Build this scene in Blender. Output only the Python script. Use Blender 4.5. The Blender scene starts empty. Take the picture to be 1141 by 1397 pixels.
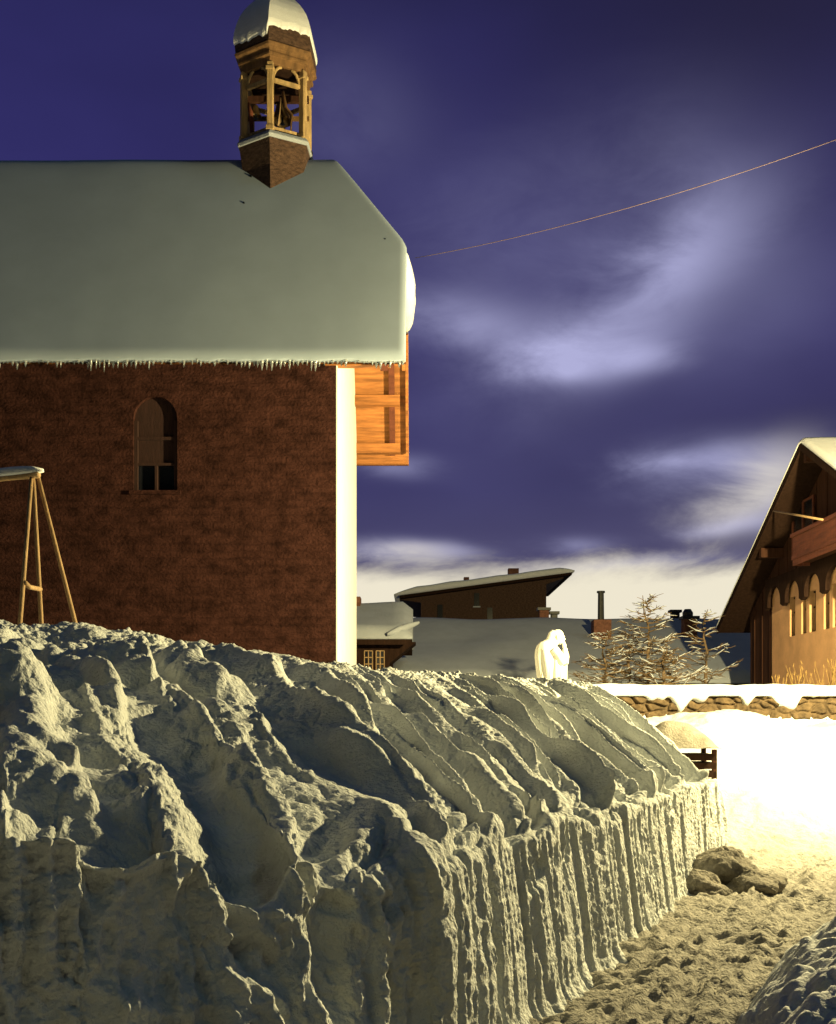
import bpy, bmesh, math, random
import numpy as np
from mathutils import Vector, Matrix

random.seed(11)
rng = np.random.default_rng(5)
scene = bpy.context.scene
COL = scene.collection

# ------------------------------------------------------------------ camera
EYE = 1.6
cam_d = bpy.data.cameras.new("camera")
cam = bpy.data.objects.new("camera", cam_d)
COL.objects.link(cam)
cam.location = (0, 0, EYE)
cam.rotation_euler = (math.radians(90), 0, 0)
cam_d.sensor_fit = 'VERTICAL'
cam_d.sensor_height = 36.0
cam_d.lens = 36.0 * 1500 / 1397
cam_d.shift_y = (975 - 698.5) / 1397
cam_d.clip_start = 0.05
cam_d.clip_end = 3000
scene.camera = cam

# ------------------------------------------------------------------ sky
MOON_EL, MOON_AZ = math.radians(58), math.radians(108)   # azimuth clockwise from +Y
world = bpy.data.worlds.new("World")
scene.world = world
world.use_nodes = True
wt = world.node_tree
for n in list(wt.nodes):
    wt.nodes.remove(n)
wl = wt.links


def wmath(op, a, b=None, c=None, clamp=False):
    n = wt.nodes.new('ShaderNodeMath')
    n.operation = op
    n.use_clamp = clamp
    for i, v in enumerate((a, b, c)):
        if v is None:
            continue
        if isinstance(v, (int, float)):
            n.inputs[i].default_value = v
        else:
            wl.new(v, n.inputs[i])
    return n.outputs[0]


def wmix(fac, a, b):
    n = wt.nodes.new('ShaderNodeMix')
    n.data_type = 'RGBA'
    n.clamp_factor = True
    if isinstance(fac, (int, float)):
        n.inputs[0].default_value = fac
    else:
        wl.new(fac, n.inputs[0])
    for i, v in ((6, a), (7, b)):
        if isinstance(v, tuple):
            n.inputs[i].default_value = (*v, 1)
        else:
            wl.new(v, n.inputs[i])
    return n.outputs[2]


def build_world():
    tc = wt.nodes.new('ShaderNodeTexCoord')
    sep = wt.nodes.new('ShaderNodeSeparateXYZ')
    wl.new(tc.outputs['Generated'], sep.inputs[0])
    X, Y, Z = sep.outputs
    az = wmath('ARCTAN2', X, Y)
    el = wmath('ARCSINE', Z)
    comb = wt.nodes.new('ShaderNodeCombineXYZ')
    wl.new(az, comb.inputs[0])
    wl.new(wmath('MULTIPLY', el, 2.2), comb.inputs[1])
    nz = wt.nodes.new('ShaderNodeTexNoise')
    nz.inputs['Scale'].default_value = 8.0
    nz.inputs['Detail'].default_value = 8.0
    nz.inputs['Roughness'].default_value = 0.60
    nz.inputs['Distortion'].default_value = 0.4
    wl.new(comb.outputs[0], nz.inputs['Vector'])
    N = nz.outputs['Fac']
    nz2 = wt.nodes.new('ShaderNodeTexNoise')
    nz2.inputs['Scale'].default_value = 3.2
    nz2.inputs['Detail'].default_value = 3.0
    wl.new(comb.outputs[0], nz2.inputs['Vector'])
    N2 = nz2.outputs['Fac']
    # warped direction for the cloud shapes
    azw = wmath('ADD', az, wmath('MULTIPLY', wmath('SUBTRACT', N, 0.5), 0.09))
    elw = wmath('ADD', el, wmath('MULTIPLY', wmath('SUBTRACT', N2, 0.5), 0.05))

    def uv(px, py):
        a = math.atan((px - 570) / 1500)
        return a, math.atan((975 - py) / 1500 * math.cos(a))

    def cloud(px, py, sx, sy, rot, k):
        u, v = uv(px, py)
        du = wmath('SUBTRACT', azw, u)
        dv = wmath('SUBTRACT', elw, v)
        c, s = math.cos(rot), math.sin(rot)
        p = wmath('ADD', wmath('MULTIPLY', du, c / (sx / 1500)), wmath('MULTIPLY', dv, s / (sx / 1500)))
        q = wmath('ADD', wmath('MULTIPLY', du, -s / (sy / 1500)), wmath('MULTIPLY', dv, c / (sy / 1500)))
        r2 = wmath('ADD', wmath('MULTIPLY', p, p), wmath('MULTIPLY', q, q))
        return wmath('MULTIPLY', wmath('EXPONENT', wmath('MULTIPLY', r2, -1.0)), k)

    total = None
    for c in [
        (775, 490, 95, 30, 0.05, .50), (640, 442, 100, 34, -0.10, .40), (890, 405, 140, 50, 0.62, .50),
        (950, 320, 110, 110, 0.8, .22), (760, 512, 60, 16, 0.0, .28), (880, 492, 48, 18, 0.15, .40),
        (545, 632, 45, 15, 0, .30), (1000, 645, 95, 30, -0.05, .62), (1050, 690, 70, 28, 0.1, .55),
        (930, 632, 60, 12, 0, .30), (1000, 722, 55, 10, 0.05, .45), (545, 752, 70, 14, 0.02, .50),
        (620, 752, 40, 10, 0, .3), (790, 738, 45, 11, 0, .30), (840, 770, 120, 11, 0.05, .40),
        (780, 430, 260, 130, .25, .09), (700, 300, 160, 90, 0.3, .08), (480, 170, 100, 80, 0, .10), (1090, 400, 90, 60, .5, .06),
    ]:
        k = cloud(*c)
        total = k if total is None else wmath('ADD', total, k)
    wisps = wmath('MULTIPLY', total, wmath('ADD', 0.30, wmath('MULTIPLY', N, 1.6)))

    # base night blue, paler and greyer towards the horizon
    ramp = wt.nodes.new('ShaderNodeValToRGB')
    wl.new(wmath('MULTIPLY', el, 1.0 / 1.0, clamp=True), ramp.inputs[0])
    e = ramp.color_ramp.elements
    e[0].position, e[0].color = 0.0, (.20, .18, .27, 1)
    e[1].position, e[1].color = 1.0, (.015, .014, .06, 1)
    for p, col in ((.12, (.085, .078, .15)), (.20, (.050, .046, .122)), (.32, (.039, .034, .122)),
                   (.45, (.031, .027, .108)), (.58, (.020, .018, .065))):
        x = e.new(p)
        x.color = (*col, 1)
    base = ramp.outputs[0]
    # the left of the view is a touch bluer
    tint = wmath('ADD', 0.45, wmath('MULTIPLY', az, -1.3), clamp=True)
    base = wmix(wmath('MULTIPLY', tint, 0.5), base, wmix(0.55, base, (.030, .028, .20)))
    rt = wmath('MULTIPLY', wmath('MULTIPLY', wmath('ADD', az, -.05), 4.0, clamp=True), wmath('MULTIPLY', wmath('ADD', el, -.36), 4.5, clamp=True))
    base = wmix(wmath('MULTIPLY', rt, .6), base, (.016, .014, .032))
    # mottling by thin cloud
    mott = wmath('ADD', 0.62, wmath('MULTIPLY', N2, 0.76))
    mm = wt.nodes.new('ShaderNodeVectorMath')
    mm.operation = 'SCALE'
    wl.new(base, mm.inputs[0])
    wl.new(mott, mm.inputs['Scale'])
    col = wmix(wisps, mm.outputs[0], (.43, .43, .69))
    # the half of the sky behind the viewer is deep night
    dk = wt.nodes.new('ShaderNodeVectorMath')
    dk.operation = 'SCALE'
    wl.new(col, dk.inputs[0])
    wl.new(wmath('ADD', wmath('MULTIPLY', Y, 1.1), .42, clamp=True), dk.inputs['Scale'])
    col = wmix(1.0, dk.outputs[0], dk.outputs[0])
    # pale afterglow low on the horizon
    glow_h = wmath('ADD', el, wmath('MULTIPLY', wmath('SUBTRACT', N, 0.5), -0.07))
    mr = wt.nodes.new('ShaderNodeMapRange')
    mr.interpolation_type = 'SMOOTHSTEP'
    wl.new(glow_h, mr.inputs[0])
    mr.inputs[1].default_value = 0.150
    mr.inputs[2].default_value = 0.112
    mr.inputs[3].default_value = 0.0
    mr.inputs[4].default_value = 1.0
    lowcl = wmath('MULTIPLY', wmath('ADD', cloud(1030, 672, 60, 34, 0.5, .9), cloud(560, 752, 55, 10, 0, .5)), wmath('ADD', 0.1, wmath('MULTIPLY', N, 1.3)))
    glow = wmath('ADD', wmath('MULTIPLY', mr.outputs[0], 0.95), lowcl, clamp=True)
    front = wmath('ADD', wmath('MULTIPLY', Y, 1.6), 0.2, clamp=True)
    col = wmix(wmath('MULTIPLY', glow, front), col, (.90, .83, .65))
    # physical twilight sky behind the viewer
    sky = wt.nodes.new('ShaderNodeTexSky')
    sky.sky_type = 'NISHITA'
    sky.sun_disc = False
    sky.sun_elevation = MOON_EL
    sky.sun_rotation = MOON_AZ
    sk = wt.nodes.new('ShaderNodeVectorMath')
    sk.operation = 'MULTIPLY'
    wl.new(sky.outputs[0], sk.inputs[0])
    sk.inputs[1].default_value = (.0012, .0016, .0013)
    rear = wmath('ADD', wmath('MULTIPLY', Y, -1.4), 0.1, clamp=True)
    sk2 = wt.nodes.new('ShaderNodeVectorMath')
    sk2.operation = 'SCALE'
    wl.new(sk.outputs[0], sk2.inputs[0])
    wl.new(rear, sk2.inputs['Scale'])
    ad = wt.nodes.new('ShaderNodeVectorMath')
    ad.operation = 'ADD'
    wl.new(col, ad.inputs[0])
    wl.new(sk2.outputs[0], ad.inputs[1])
    bg = wt.nodes.new('ShaderNodeBackground')
    bg.inputs['Strength'].default_value = 1.0
    out = wt.nodes.new('ShaderNodeOutputWorld')
    wl.new(ad.outputs[0], bg.inputs[0])
    wl.new(bg.outputs[0], out.inputs[0])


build_world()

# moon / last daylight: one weak, soft lamp from behind the viewer
sd = bpy.data.lights.new("moon", 'SUN')
sd.energy = 0.12
sd.angle = math.radians(10)
sd.color = (.55, .90, 1.0)
so = bpy.data.objects.new("moon", sd)
COL.objects.link(so)
_d = Vector((math.sin(MOON_AZ) * math.cos(MOON_EL), math.cos(MOON_AZ) * math.cos(MOON_EL), math.sin(MOON_EL)))
so.rotation_euler = _d.to_track_quat('Z', 'Y').to_euler()

scene.view_settings.view_transform = 'Standard'
scene.view_settings.look = 'None'
scene.view_settings.exposure = 0.0
scene.view_settings.gamma = 1.0
scene.render.engine = 'CYCLES'
scene.cycles.max_bounces = 6
scene.cycles.diffuse_bounces = 1

LAMP = Vector((7.4, 13.9, 5.2))      # the lantern that lights the lane
LAMP_W = 14000
LAMP_COL = (1.0, .82, .38)

# ------------------------------------------------------------------ materials


def mat(name, col, rough=.8, var=0.25, scale=6.0, bump=0.0, bscale=40.0, col2=None, stretch=(1, 1, 1),
        metallic=0.0, kind='noise', emit=None, spec=.3):
    m = bpy.data.materials.new(name)
    m.use_nodes = True
    t = m.node_tree
    b = t.nodes['Principled BSDF']
    b.inputs['Roughness'].default_value = rough
    b.inputs['Transmission Weight'].default_value = .75 if name == 'ice' else 0
    b.inputs['Metallic'].default_value = metallic
    b.inputs['Specular IOR Level'].default_value = spec
    tc = t.nodes.new('ShaderNodeTexCoord')
    mp = t.nodes.new('ShaderNodeMapping')
    mp.inputs['Scale'].default_value = stretch
    t.links.new(tc.outputs['Object'], mp.inputs[0])
    nz = t.nodes.new('ShaderNodeTexNoise')
    nz.inputs['Scale'].default_value = scale
    nz.inputs['Detail'].default_value = 6
    nz.inputs['Roughness'].default_value = .62
    t.links.new(mp.outputs[0], nz.inputs['Vector'])
    rp = t.nodes.new('ShaderNodeValToRGB')
    c2 = col2 if col2 else tuple(min(1, c * (1 + var)) for c in col)
    c1 = tuple(c * (1 - var) for c in col)
    rp.color_ramp.elements[0].position = .3
    rp.color_ramp.elements[0].color = (*c1, 1)
    rp.color_ramp.elements[1].position = .7
    rp.color_ramp.elements[1].color = (*c2, 1)
    t.links.new(nz.outputs['Fac'], rp.inputs[0])
    last = rp.outputs[0]
    bump_src = None
    if kind == 'masonry':
        br = t.nodes.new('ShaderNodeTexBrick')
        br.inputs['Scale'].default_value = 1.0
        br.inputs['Brick Width'].default_value = .34
        br.inputs['Row Height'].default_value = .12
        br.inputs['Mortar Size'].default_value = .014
        br.inputs['Color1'].default_value = (1, 1, 1, 1)
        br.inputs['Color2'].default_value = (.72, .66, .64, 1)
        br.inputs['Mortar'].default_value = (.45, .42, .42, 1)
        mp2 = t.nodes.new('ShaderNodeMapping')
        mp2.inputs['Rotation'].default_value = (math.radians(90), 0, 0)
        nd = t.nodes.new('ShaderNodeVectorMath')
        nd.operation = 'MULTIPLY_ADD'
        nz3 = t.nodes.new('ShaderNodeTexNoise')
        nz3.inputs['Scale'].default_value = 3
        t.links.new(tc.outputs['Object'], nz3.inputs['Vector'])
        t.links.new(nz3.outputs['Color'], nd.inputs[0])
        nd.inputs[1].default_value = (.10, .10, .10)
        t.links.new(tc.outputs['Object'], nd.inputs[2])
        t.links.new(nd.outputs[0], mp2.inputs[0])
        t.links.new(mp2.outputs[0], br.inputs['Vector'])
        mx = t.nodes.new('ShaderNodeMix')
        mx.data_type = 'RGBA'
        mx.blend_type = 'MULTIPLY'
        mx.inputs[0].default_value = .18
        t.links.new(last, mx.inputs[6])
        t.links.new(br.outputs['Color'], mx.inputs[7])
        last = mx.outputs[2]
        bump_src = br.outputs['Fac']
    t.links.new(last, b.inputs['Base Color'])
    if bump > 0:
        nb = t.nodes.new('ShaderNodeTexNoise')
        nb.inputs['Scale'].default_value = bscale
        nb.inputs['Detail'].default_value = 5
        t.links.new(mp.outputs[0], nb.inputs['Vector'])
        bp = t.nodes.new('ShaderNodeBump')
        bp.inputs['Strength'].default_value = bump
        bp.inputs['Distance'].default_value = .02
        src = nb.outputs['Fac']
        if bump_src:
            s = t.nodes.new('ShaderNodeMath')
            s.operation = 'SUBTRACT'
            t.links.new(src, s.inputs[0])
            t.links.new(bump_src, s.inputs[1])
            src = s.outputs[0]
        t.links.new(src, bp.inputs['Height'])
        t.links.new(bp.outputs[0], b.inputs['Normal'])
    if emit:
        b.inputs['Emission Color'].default_value = (*emit[0], 1)
        b.inputs['Emission Strength'].default_value = emit[1]
    return m


M = {}
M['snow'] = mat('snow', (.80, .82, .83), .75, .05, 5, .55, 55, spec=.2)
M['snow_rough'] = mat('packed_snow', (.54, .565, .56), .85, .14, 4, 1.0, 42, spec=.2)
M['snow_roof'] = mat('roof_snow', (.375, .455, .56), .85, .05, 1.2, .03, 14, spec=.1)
M['snow_dim'] = mat('dimmed_snow', (.36, .39, .44), .8, .08, 2, .4, 12, spec=.15)  # snow tone darkened so far roofs and branches seem less lit
M['lane_snow'] = mat('trodden_snow', (.27, .255, .225), .9, .25, 3.5, 1.0, 45, spec=.1)
M['lit_wood'] = mat('lamplit_wood', (.40, .27, .125), .8, .45, 3, .4, 16, stretch=(4, 4, .6))  # paler copy of the turret wood: lamplight painted into posts, braces, rails
M['turret_wood'] = mat('weathered_turret_wood', (.16, .085, .035), .8, .45, 3, .4, 16, stretch=(4, 4, .6))
M['shaded_snow'] = mat('shaded_snow', (.20, .185, .16), .95, .35, 7, 1.0, 40, spec=.05)  # snow tone darkened to stand for shade on the blocks and bin cap
M['ice'] = mat('ice', (.72, .76, .78), .15, .05, 8, 0, spec=.6)
M['masonry'] = mat('red_masonry', (.046, .0185, .0145), .95, .55, 4.5, 1.0, 20, kind='masonry', stretch=(1, 1, 1.5), spec=.05)
M['white_plaster'] = mat('white_plaster', (.82, .80, .76), .85, .06, 3, .25, 30)
M['ochre_plaster'] = mat('ochre_plaster', (.64, .36, .18), .9, .18, 2.4, .3, 30)
M['orange_wood'] = mat('honey_wood', (.38, .145, .042), .7, .5, 2.2, .35, 14, stretch=(.6, 6, 6))
M['brown_wood'] = mat('dark_brown_wood', (.050, .022, .014), .9, .4, 3, .4, 16, stretch=(4, 4, .5), spec=.08)
M['black_wood'] = mat('tarred_wood', (.026, .014, .010), .95, .35, 4, .3, 20, stretch=(4, 4, .6), spec=.03)
M['red_wood'] = mat('red_brown_wood', (.13, .038, .020), .8, .35, 3, .3, 16, stretch=(1, .6, 5))
M['pole_wood'] = mat('weathered_pole_wood', (.34, .22, .11), .8, .3, 5, .3, 18, stretch=(4, 4, .5))
M['shingle'] = mat('larch_shingle', (.075, .042, .028), .9, .6, 11, .8, 28, stretch=(1, 1, 2))
M['copper'] = mat('bronze', (.16, .11, .055), .4, .3, 6, .1, 20, metallic=.8)
M['iron'] = mat('iron', (.05, .05, .05), .5, .3, 6, .1, 30, metallic=.6)
M['glass'] = mat('window_glass', (.012, .013, .018), .12, .2, 3, 0, spec=.6)
M['stone'] = mat('rubble_stone', (.085, .058, .032), .95, .6, 7, 1.0, 22)
M['brick'] = mat('chimney_brick', (.17, .075, .05), .9, .4, 9, .6, 40)
M['statue'] = mat('white_marble', (.84, .82, .74), .6, .05, 5, .15, 20)
M['bark'] = mat('bark', (.11, .075, .045), .9, .4, 14, .6, 40, stretch=(1, 1, .4))
M['twig'] = mat('dry_larch_twig', (.10, .062, .028), .9, .35, 9)
M['straw'] = mat('dry_straw', (.24, .15, .05), .9, .3, 9)
M['shutter'] = mat('faded_red_shutter', (.034, .0145, .0115), .9, .3, 5, .3, 20, stretch=(6, 6, .6))
M['bulb'] = mat('lamp_glass', (1, .9, .7), .4, .0, 5, emit=((1, .78, .4), 60))
M['wire'] = mat('cable_sheath', (.17, .12, .14), .7, .2, 9)



def brighten_beyond(m, y0, y1, col):
    """trodden surface turns to paler snow beyond; lamp-bright patch painted into the colour"""
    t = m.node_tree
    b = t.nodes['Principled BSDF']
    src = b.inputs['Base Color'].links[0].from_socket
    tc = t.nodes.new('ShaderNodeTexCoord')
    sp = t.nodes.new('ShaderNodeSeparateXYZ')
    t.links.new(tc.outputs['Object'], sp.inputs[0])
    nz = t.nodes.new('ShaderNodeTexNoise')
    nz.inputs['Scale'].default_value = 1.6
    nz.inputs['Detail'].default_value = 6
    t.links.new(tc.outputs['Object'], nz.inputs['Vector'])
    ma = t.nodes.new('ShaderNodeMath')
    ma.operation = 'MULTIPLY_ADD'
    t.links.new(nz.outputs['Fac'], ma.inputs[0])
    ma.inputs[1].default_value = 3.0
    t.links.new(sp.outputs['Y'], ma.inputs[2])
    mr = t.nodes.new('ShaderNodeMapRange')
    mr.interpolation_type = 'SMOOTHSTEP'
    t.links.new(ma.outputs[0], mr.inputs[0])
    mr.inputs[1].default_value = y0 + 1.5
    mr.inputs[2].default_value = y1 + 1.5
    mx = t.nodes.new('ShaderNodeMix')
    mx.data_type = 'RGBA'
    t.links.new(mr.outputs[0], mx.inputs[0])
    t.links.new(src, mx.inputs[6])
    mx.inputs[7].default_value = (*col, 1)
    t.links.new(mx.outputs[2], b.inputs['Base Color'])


brighten_beyond(M['lane_snow'], 10.2, 16.5, (.52, .53, .52))  # far end of the lane coloured paler, as if brighter under the lamp

# ------------------------------------------------------------------ helpers
ROOT = {}


def P(px, py, d):
    """photo pixel at depth d -> metres"""
    return Vector(((px - 570) / 1500 * d, d, EYE + (975 - py) / 1500 * d))


def base_of(o):
    while o.parent:
        o = o.parent
    return Vector(o.location)


def link_mesh(name, verts, faces, m, parent=None, smooth=False, own=None):
    off = base_of(parent) if parent is not None else (Vector(own) if own else Vector((0, 0, 0)))
    v = np.asarray(verts, dtype=np.float64) - np.array(off)
    me = bpy.data.meshes.new(name)
    if isinstance(faces, np.ndarray):
        nf, k = faces.shape
        me.vertices.add(len(v))
        me.vertices.foreach_set('co', v.astype(np.float32).ravel())
        me.loops.add(nf * k)
        me.loops.foreach_set('vertex_index', faces.astype(np.int32).ravel())
        me.polygons.add(nf)
        me.polygons.foreach_set('loop_start', np.arange(0, nf * k, k, dtype=np.int32))
        me.polygons.foreach_set('loop_total', np.full(nf, k, dtype=np.int32))
        me.update(calc_edges=True)
    else:
        me.from_pydata([tuple(x) for x in v], [], faces)
        bm = bmesh.new()
        bm.from_mesh(me)
        bmesh.ops.recalc_face_normals(bm, faces=bm.faces)
        bm.to_mesh(me)
        bm.free()
    if smooth:
        me.polygons.foreach_set('use_smooth', np.ones(len(me.polygons), dtype=bool))
    me.materials.append(m)
    o = bpy.data.objects.new(name, me)
    COL.objects.link(o)
    if parent is not None:
        o.parent = parent
    elif own:
        o.location = own
    return o


class MB:
    def __init__(self):
        self.v, self.f = [], []

    def add(self, vs, fs):
        n = len(self.v)
        self.v += [tuple(a) for a in vs]
        self.f += [tuple(i + n for i in f) for f in fs]
        return self

    def box(self, c, s, rz=0.0, M_=None):
        c = Vector(c)
        hx, hy, hz = s[0] / 2, s[1] / 2, s[2] / 2
        R = M_ if M_ is not None else Matrix.Rotation(rz, 3, 'Z')
        vs = [c + R @ Vector((x, y, z)) for z in (-hz, hz) for x, y in ((-hx, -hy), (hx, -hy), (hx, hy), (-hx, hy))]
        return self.add(vs, [(3, 2, 1, 0), (4, 5, 6, 7), (0, 1, 5, 4), (1, 2, 6, 5), (2, 3, 7, 6), (3, 0, 4, 7)])

    def span(self, x0, x1, y0, y1, z0, z1):
        return self.box(((x0 + x1) / 2, (y0 + y1) / 2, (z0 + z1) / 2), (x1 - x0, y1 - y0, z1 - z0))

    def bar(self, a, b, w, h=None):
        a, b = Vector(a), Vector(b)
        d = b - a
        q = d.to_track_quat('Z', 'Y').to_matrix()
        return self.box((a + b) / 2, (w, h or w, d.length), M_=q)

    def tube(self, pts, r, n=8, cap=True):
        pts = [Vector(p) for p in pts]
        k = len(pts)
        rs = r if isinstance(r, (list, tuple)) else [r] * k
        vs, fs = [], []
        for i, p in enumerate(pts):
            d = (pts[min(i + 1, k - 1)] - pts[max(i - 1, 0)]).normalized()
            q = d.to_track_quat('Z', 'Y').to_matrix()
            for j in range(n):
                a = 2 * math.pi * j / n
                vs.append(p + q @ Vector((math.cos(a) * rs[i], math.sin(a) * rs[i], 0)))
        for i in range(k - 1):
            for j in range(n):
                fs.append((i * n + j, i * n + (j + 1) % n, (i + 1) * n + (j + 1) % n, (i + 1) * n + j))
        if cap:
            fs.append(tuple(range(n - 1, -1, -1)))
            fs.append(tuple((k - 1) * n + j for j in range(n)))
        return self.add(vs, fs)

    def loft(self, rings, cap=True):
        """rings: list of equal-length point loops"""
        n = len(rings[0])
        vs = [p for r in rings for p in r]
        fs = []
        for i in range(len(rings) - 1):
            for j in range(n):
                fs.append((i * n + j, i * n + (j + 1) % n, (i + 1) * n + (j + 1) % n, (i + 1) * n + j))
        if cap:
            fs.append(tuple(range(n - 1, -1, -1)))
            fs.append(tuple((len(rings) - 1) * n + j for j in range(n)))
        return self.add(vs, fs)

    def prism(self, poly, vec):
        vec = Vector(vec)
        a = [Vector(p) for p in poly]
        n = len(a)
        fs = [tuple(range(n)), tuple(range(2 * n - 1, n - 1, -1))]
        fs += [(i, i + n, (i + 1) % n + n, (i + 1) % n) for i in range(n)]
        return self.add(a + [p + vec for p in a], fs)

    def build(self, name, m, parent=None, smooth=False, own=None):
        return link_mesh(name, self.v, self.f, m, parent, smooth, own)


def tag(o, label=None, cat=None, group=None, kind=None):
    if label:
        o['label'] = label
    if cat:
        o['category'] = cat
    if group:
        o['group'] = group
    if kind:
        o['kind'] = kind
    return o


def thing(name, loc, label, cat, group=None):
    o = bpy.data.objects.new(name, None)
    o.empty_display_size = .3
    COL.objects.link(o)
    o.location = loc
    return tag(o, label, cat, group)


def bevel(o, w, seg=2):
    b = o.modifiers.new('bevel', 'BEVEL')
    b.width = w
    b.segments = seg
    b.limit_method = 'ANGLE'
    return o


# ---- numpy noise
_perm = rng.permutation(512).astype(np.int64)
_perm = np.concatenate([_perm, _perm, _perm])
_grad = rng.normal(size=(512, 3))
_grad /= np.linalg.norm(_grad, axis=1)[:, None]


def pn(x, y, z=0.0):
    """gradient noise, about -1..1"""
    x, y, z = np.broadcast_arrays(np.asarray(x, float), np.asarray(y, float), np.asarray(z, float))
    xi, yi, zi = np.floor(x).astype(np.int64), np.floor(y).astype(np.int64), np.floor(z).astype(np.int64)
    xf, yf, zf = x - xi, y - yi, z - zi
    u, v, w = (t * t * t * (t * (t * 6 - 15) + 10) for t in (xf, yf, zf))

    def g(i, j, k):
        h = _perm[_perm[_perm[(xi + i) & 511] + ((yi + j) & 511)] + ((zi + k) & 511)] & 511
        gr = _grad[h]
        return gr[..., 0] * (xf - i) + gr[..., 1] * (yf - j) + gr[..., 2] * (zf - k)
    x00 = g(0, 0, 0) * (1 - u) + g(1, 0, 0) * u
    x10 = g(0, 1, 0) * (1 - u) + g(1, 1, 0) * u
    x01 = g(0, 0, 1) * (1 - u) + g(1, 0, 1) * u
    x11 = g(0, 1, 1) * (1 - u) + g(1, 1, 1) * u
    return ((x00 * (1 - v) + x10 * v) * (1 - w) + (x01 * (1 - v) + x11 * v) * w) * 1.6


def fbm(x, y, z=0.0, o=4, gain=.5):
    s, a, f = 0, 1, 1
    for i in range(o):
        s = s + a * pn(x * f + 13.7 * i, y * f - 7.1 * i, np.asarray(z) * f + 3.3 * i)
        a *= gain
        f *= 2.03
    return s


def billow(x, y, z=0.0, o=3, gain=.5):
    s, a, f = 0, 1, 1
    for i in range(o):
        s = s + a * np.abs(pn(x * f + 5.2 * i, y * f + 9.1 * i, np.asarray(z) * f))
        a *= gain
        f *= 2.07
    return s


def sstep(a, b, x):
    t = np.clip((x - a) / (b - a), 0, 1)
    return t * t * (3 - 2 * t)


def grid_faces(nr, nc):
    i = np.arange(nr - 1)[:, None] * nc + np.arange(nc - 1)[None, :]
    return np.stack([i, i + 1, i + nc + 1, i + nc], -1).reshape(-1, 4)


# ------------------------------------------------------------------ ground and lane
mid_poly = np.array([(-60, 5.4), (-8, 5.8), (-3, 6.2), (-1.8, 6.8), (-.6, 7.9), (.1, 9), (.7, 9.8), (1.6, 11), (2.3, 12.2),
                     (2.55, 13.2), (2.3, 14.4), (1.6, 16), (1.2, 18), (1.2, 400)])


def seg_dist(x, y, poly):
    best = np.full(x.shape, 1e9)
    sign = np.zeros(x.shape)
    for (ax, ay), (bx, by) in zip(poly[:-1], poly[1:]):
        dx, dy = bx - ax, by - ay
        L = dx * dx + dy * dy
        t = np.clip(((x - ax) * dx + (y - ay) * dy) / L, 0, 1)
        ex, ey = x - ax - t * dx, y - ay - t * dy
        d = np.hypot(ex, ey)
        sg = np.sign(dx * (y - ay) - dy * (x - ax))     # >0 : left of the line
        m_ = d < best
        best = np.where(m_, d, best)
        sign = np.where(m_, sg, sign)
    return best * np.where(sign == 0, 1, sign)


def ground_h(x, y):
    sd_ = seg_dist(x, y, mid_poly)
    left = 1.38 * sstep(-.9, .3, sd_)
    yy = y - .12 * (x - 4.5)
    rise = 1.55 * sstep(11.6, 20.2, yy) + .46 * sstep(20.05, 20.4, y)
    return np.maximum(left, rise)


def axis(fine, lo, hi, step, grow=1.16):
    a = list(np.arange(fine[0], fine[1] + 1e-6, step))
    s, v = step, a[-1]
    while v < hi:
        s *= grow
        v += s
        a.append(v)
    s, v = step, a[0]
    b = []
    while v > lo:
        s *= grow
        v -= s
        b.append(v)
    return np.array(b[::-1] + a)


gx = axis((-12, 14), -700, 700, .22)
gy = axis((2, 32), -300, 1500, .22)
GX, GY = np.meshgrid(gx, gy)
H = ground_h(GX, GY)
H = H + .05 * fbm(GX * .5, GY * .5) * (np.hypot(GX, GY) < 80)
inroad = (GX > -.9) & (GX < 10.4) & (GY > 3.0) & (GY < 19.95)
H = np.where(inroad, H - .22, H)
g = link_mesh('ground', np.stack([GX, GY, H], -1).reshape(-1, 3), grid_faces(*GX.shape), M['snow'], smooth=True)
tag(g, kind='structure')

# trodden lane up to the foot of the far wall
rx = np.arange(-1.2, 10.7, .028)
ry = np.concatenate([np.arange(2.8, 12, .022), np.arange(12, 20.03, .03)])
RX, RY = np.meshgrid(rx, ry)
H = ground_h(RX, RY)
lane = np.clip(1 - H / .5, 0, 1)
wx = RX + .25 * pn(RX * 1.3, RY * 1.3, 4)
wy = RY + .25 * pn(RX * 1.3, RY * 1.3, 9)
foot = billow(wx * 5.5, wy * 3.8, 2, 3, .6)                    # boot-broken crust
H = H + lane * (.065 * foot - .035 + .05 * pn(RX * .8, RY * .8, 1) + .04 * billow(wx * 14, wy * 10, 1, 2))
across = RX - .46 * RY + 2.2 + .12 * pn(RY * .7, 2.5)
H = H + lane * (.035 * pn(across * 4.2, RY * .35, 13) + .02 * pn(across * 11, RY * .8, 17))
clod = np.clip(pn(wx * 8.5, wy * 7.5, 7) - .52, 0, 1)
H = H + .13 * clod * lane * (1.0 - .4 * sstep(.5, 2.2, np.abs(RX - .46 * RY + .2)))
H = H + (.05 + .2 * pn(RX * .8, 4.4)) * sstep(17.2, 19.8, RY) + .12 * fbm(RX * .7, RY * .7, 6) * sstep(12, 15, RY)
H = H + (1 - lane) * (.05 * fbm(RX * 1.2, RY * 1.2, 3) + .02 * billow(RX * 5, RY * 5, 3, 2))
edge = np.minimum(np.minimum(RX + 1.2, 10.7 - RX), np.minimum(RY - 2.8, 20.03 - RY))
H = H - .2 * (1 - sstep(0, .25, edge))
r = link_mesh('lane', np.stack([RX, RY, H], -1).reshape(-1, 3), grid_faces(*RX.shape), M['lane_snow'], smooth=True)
tag(r, kind='structure')


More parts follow.
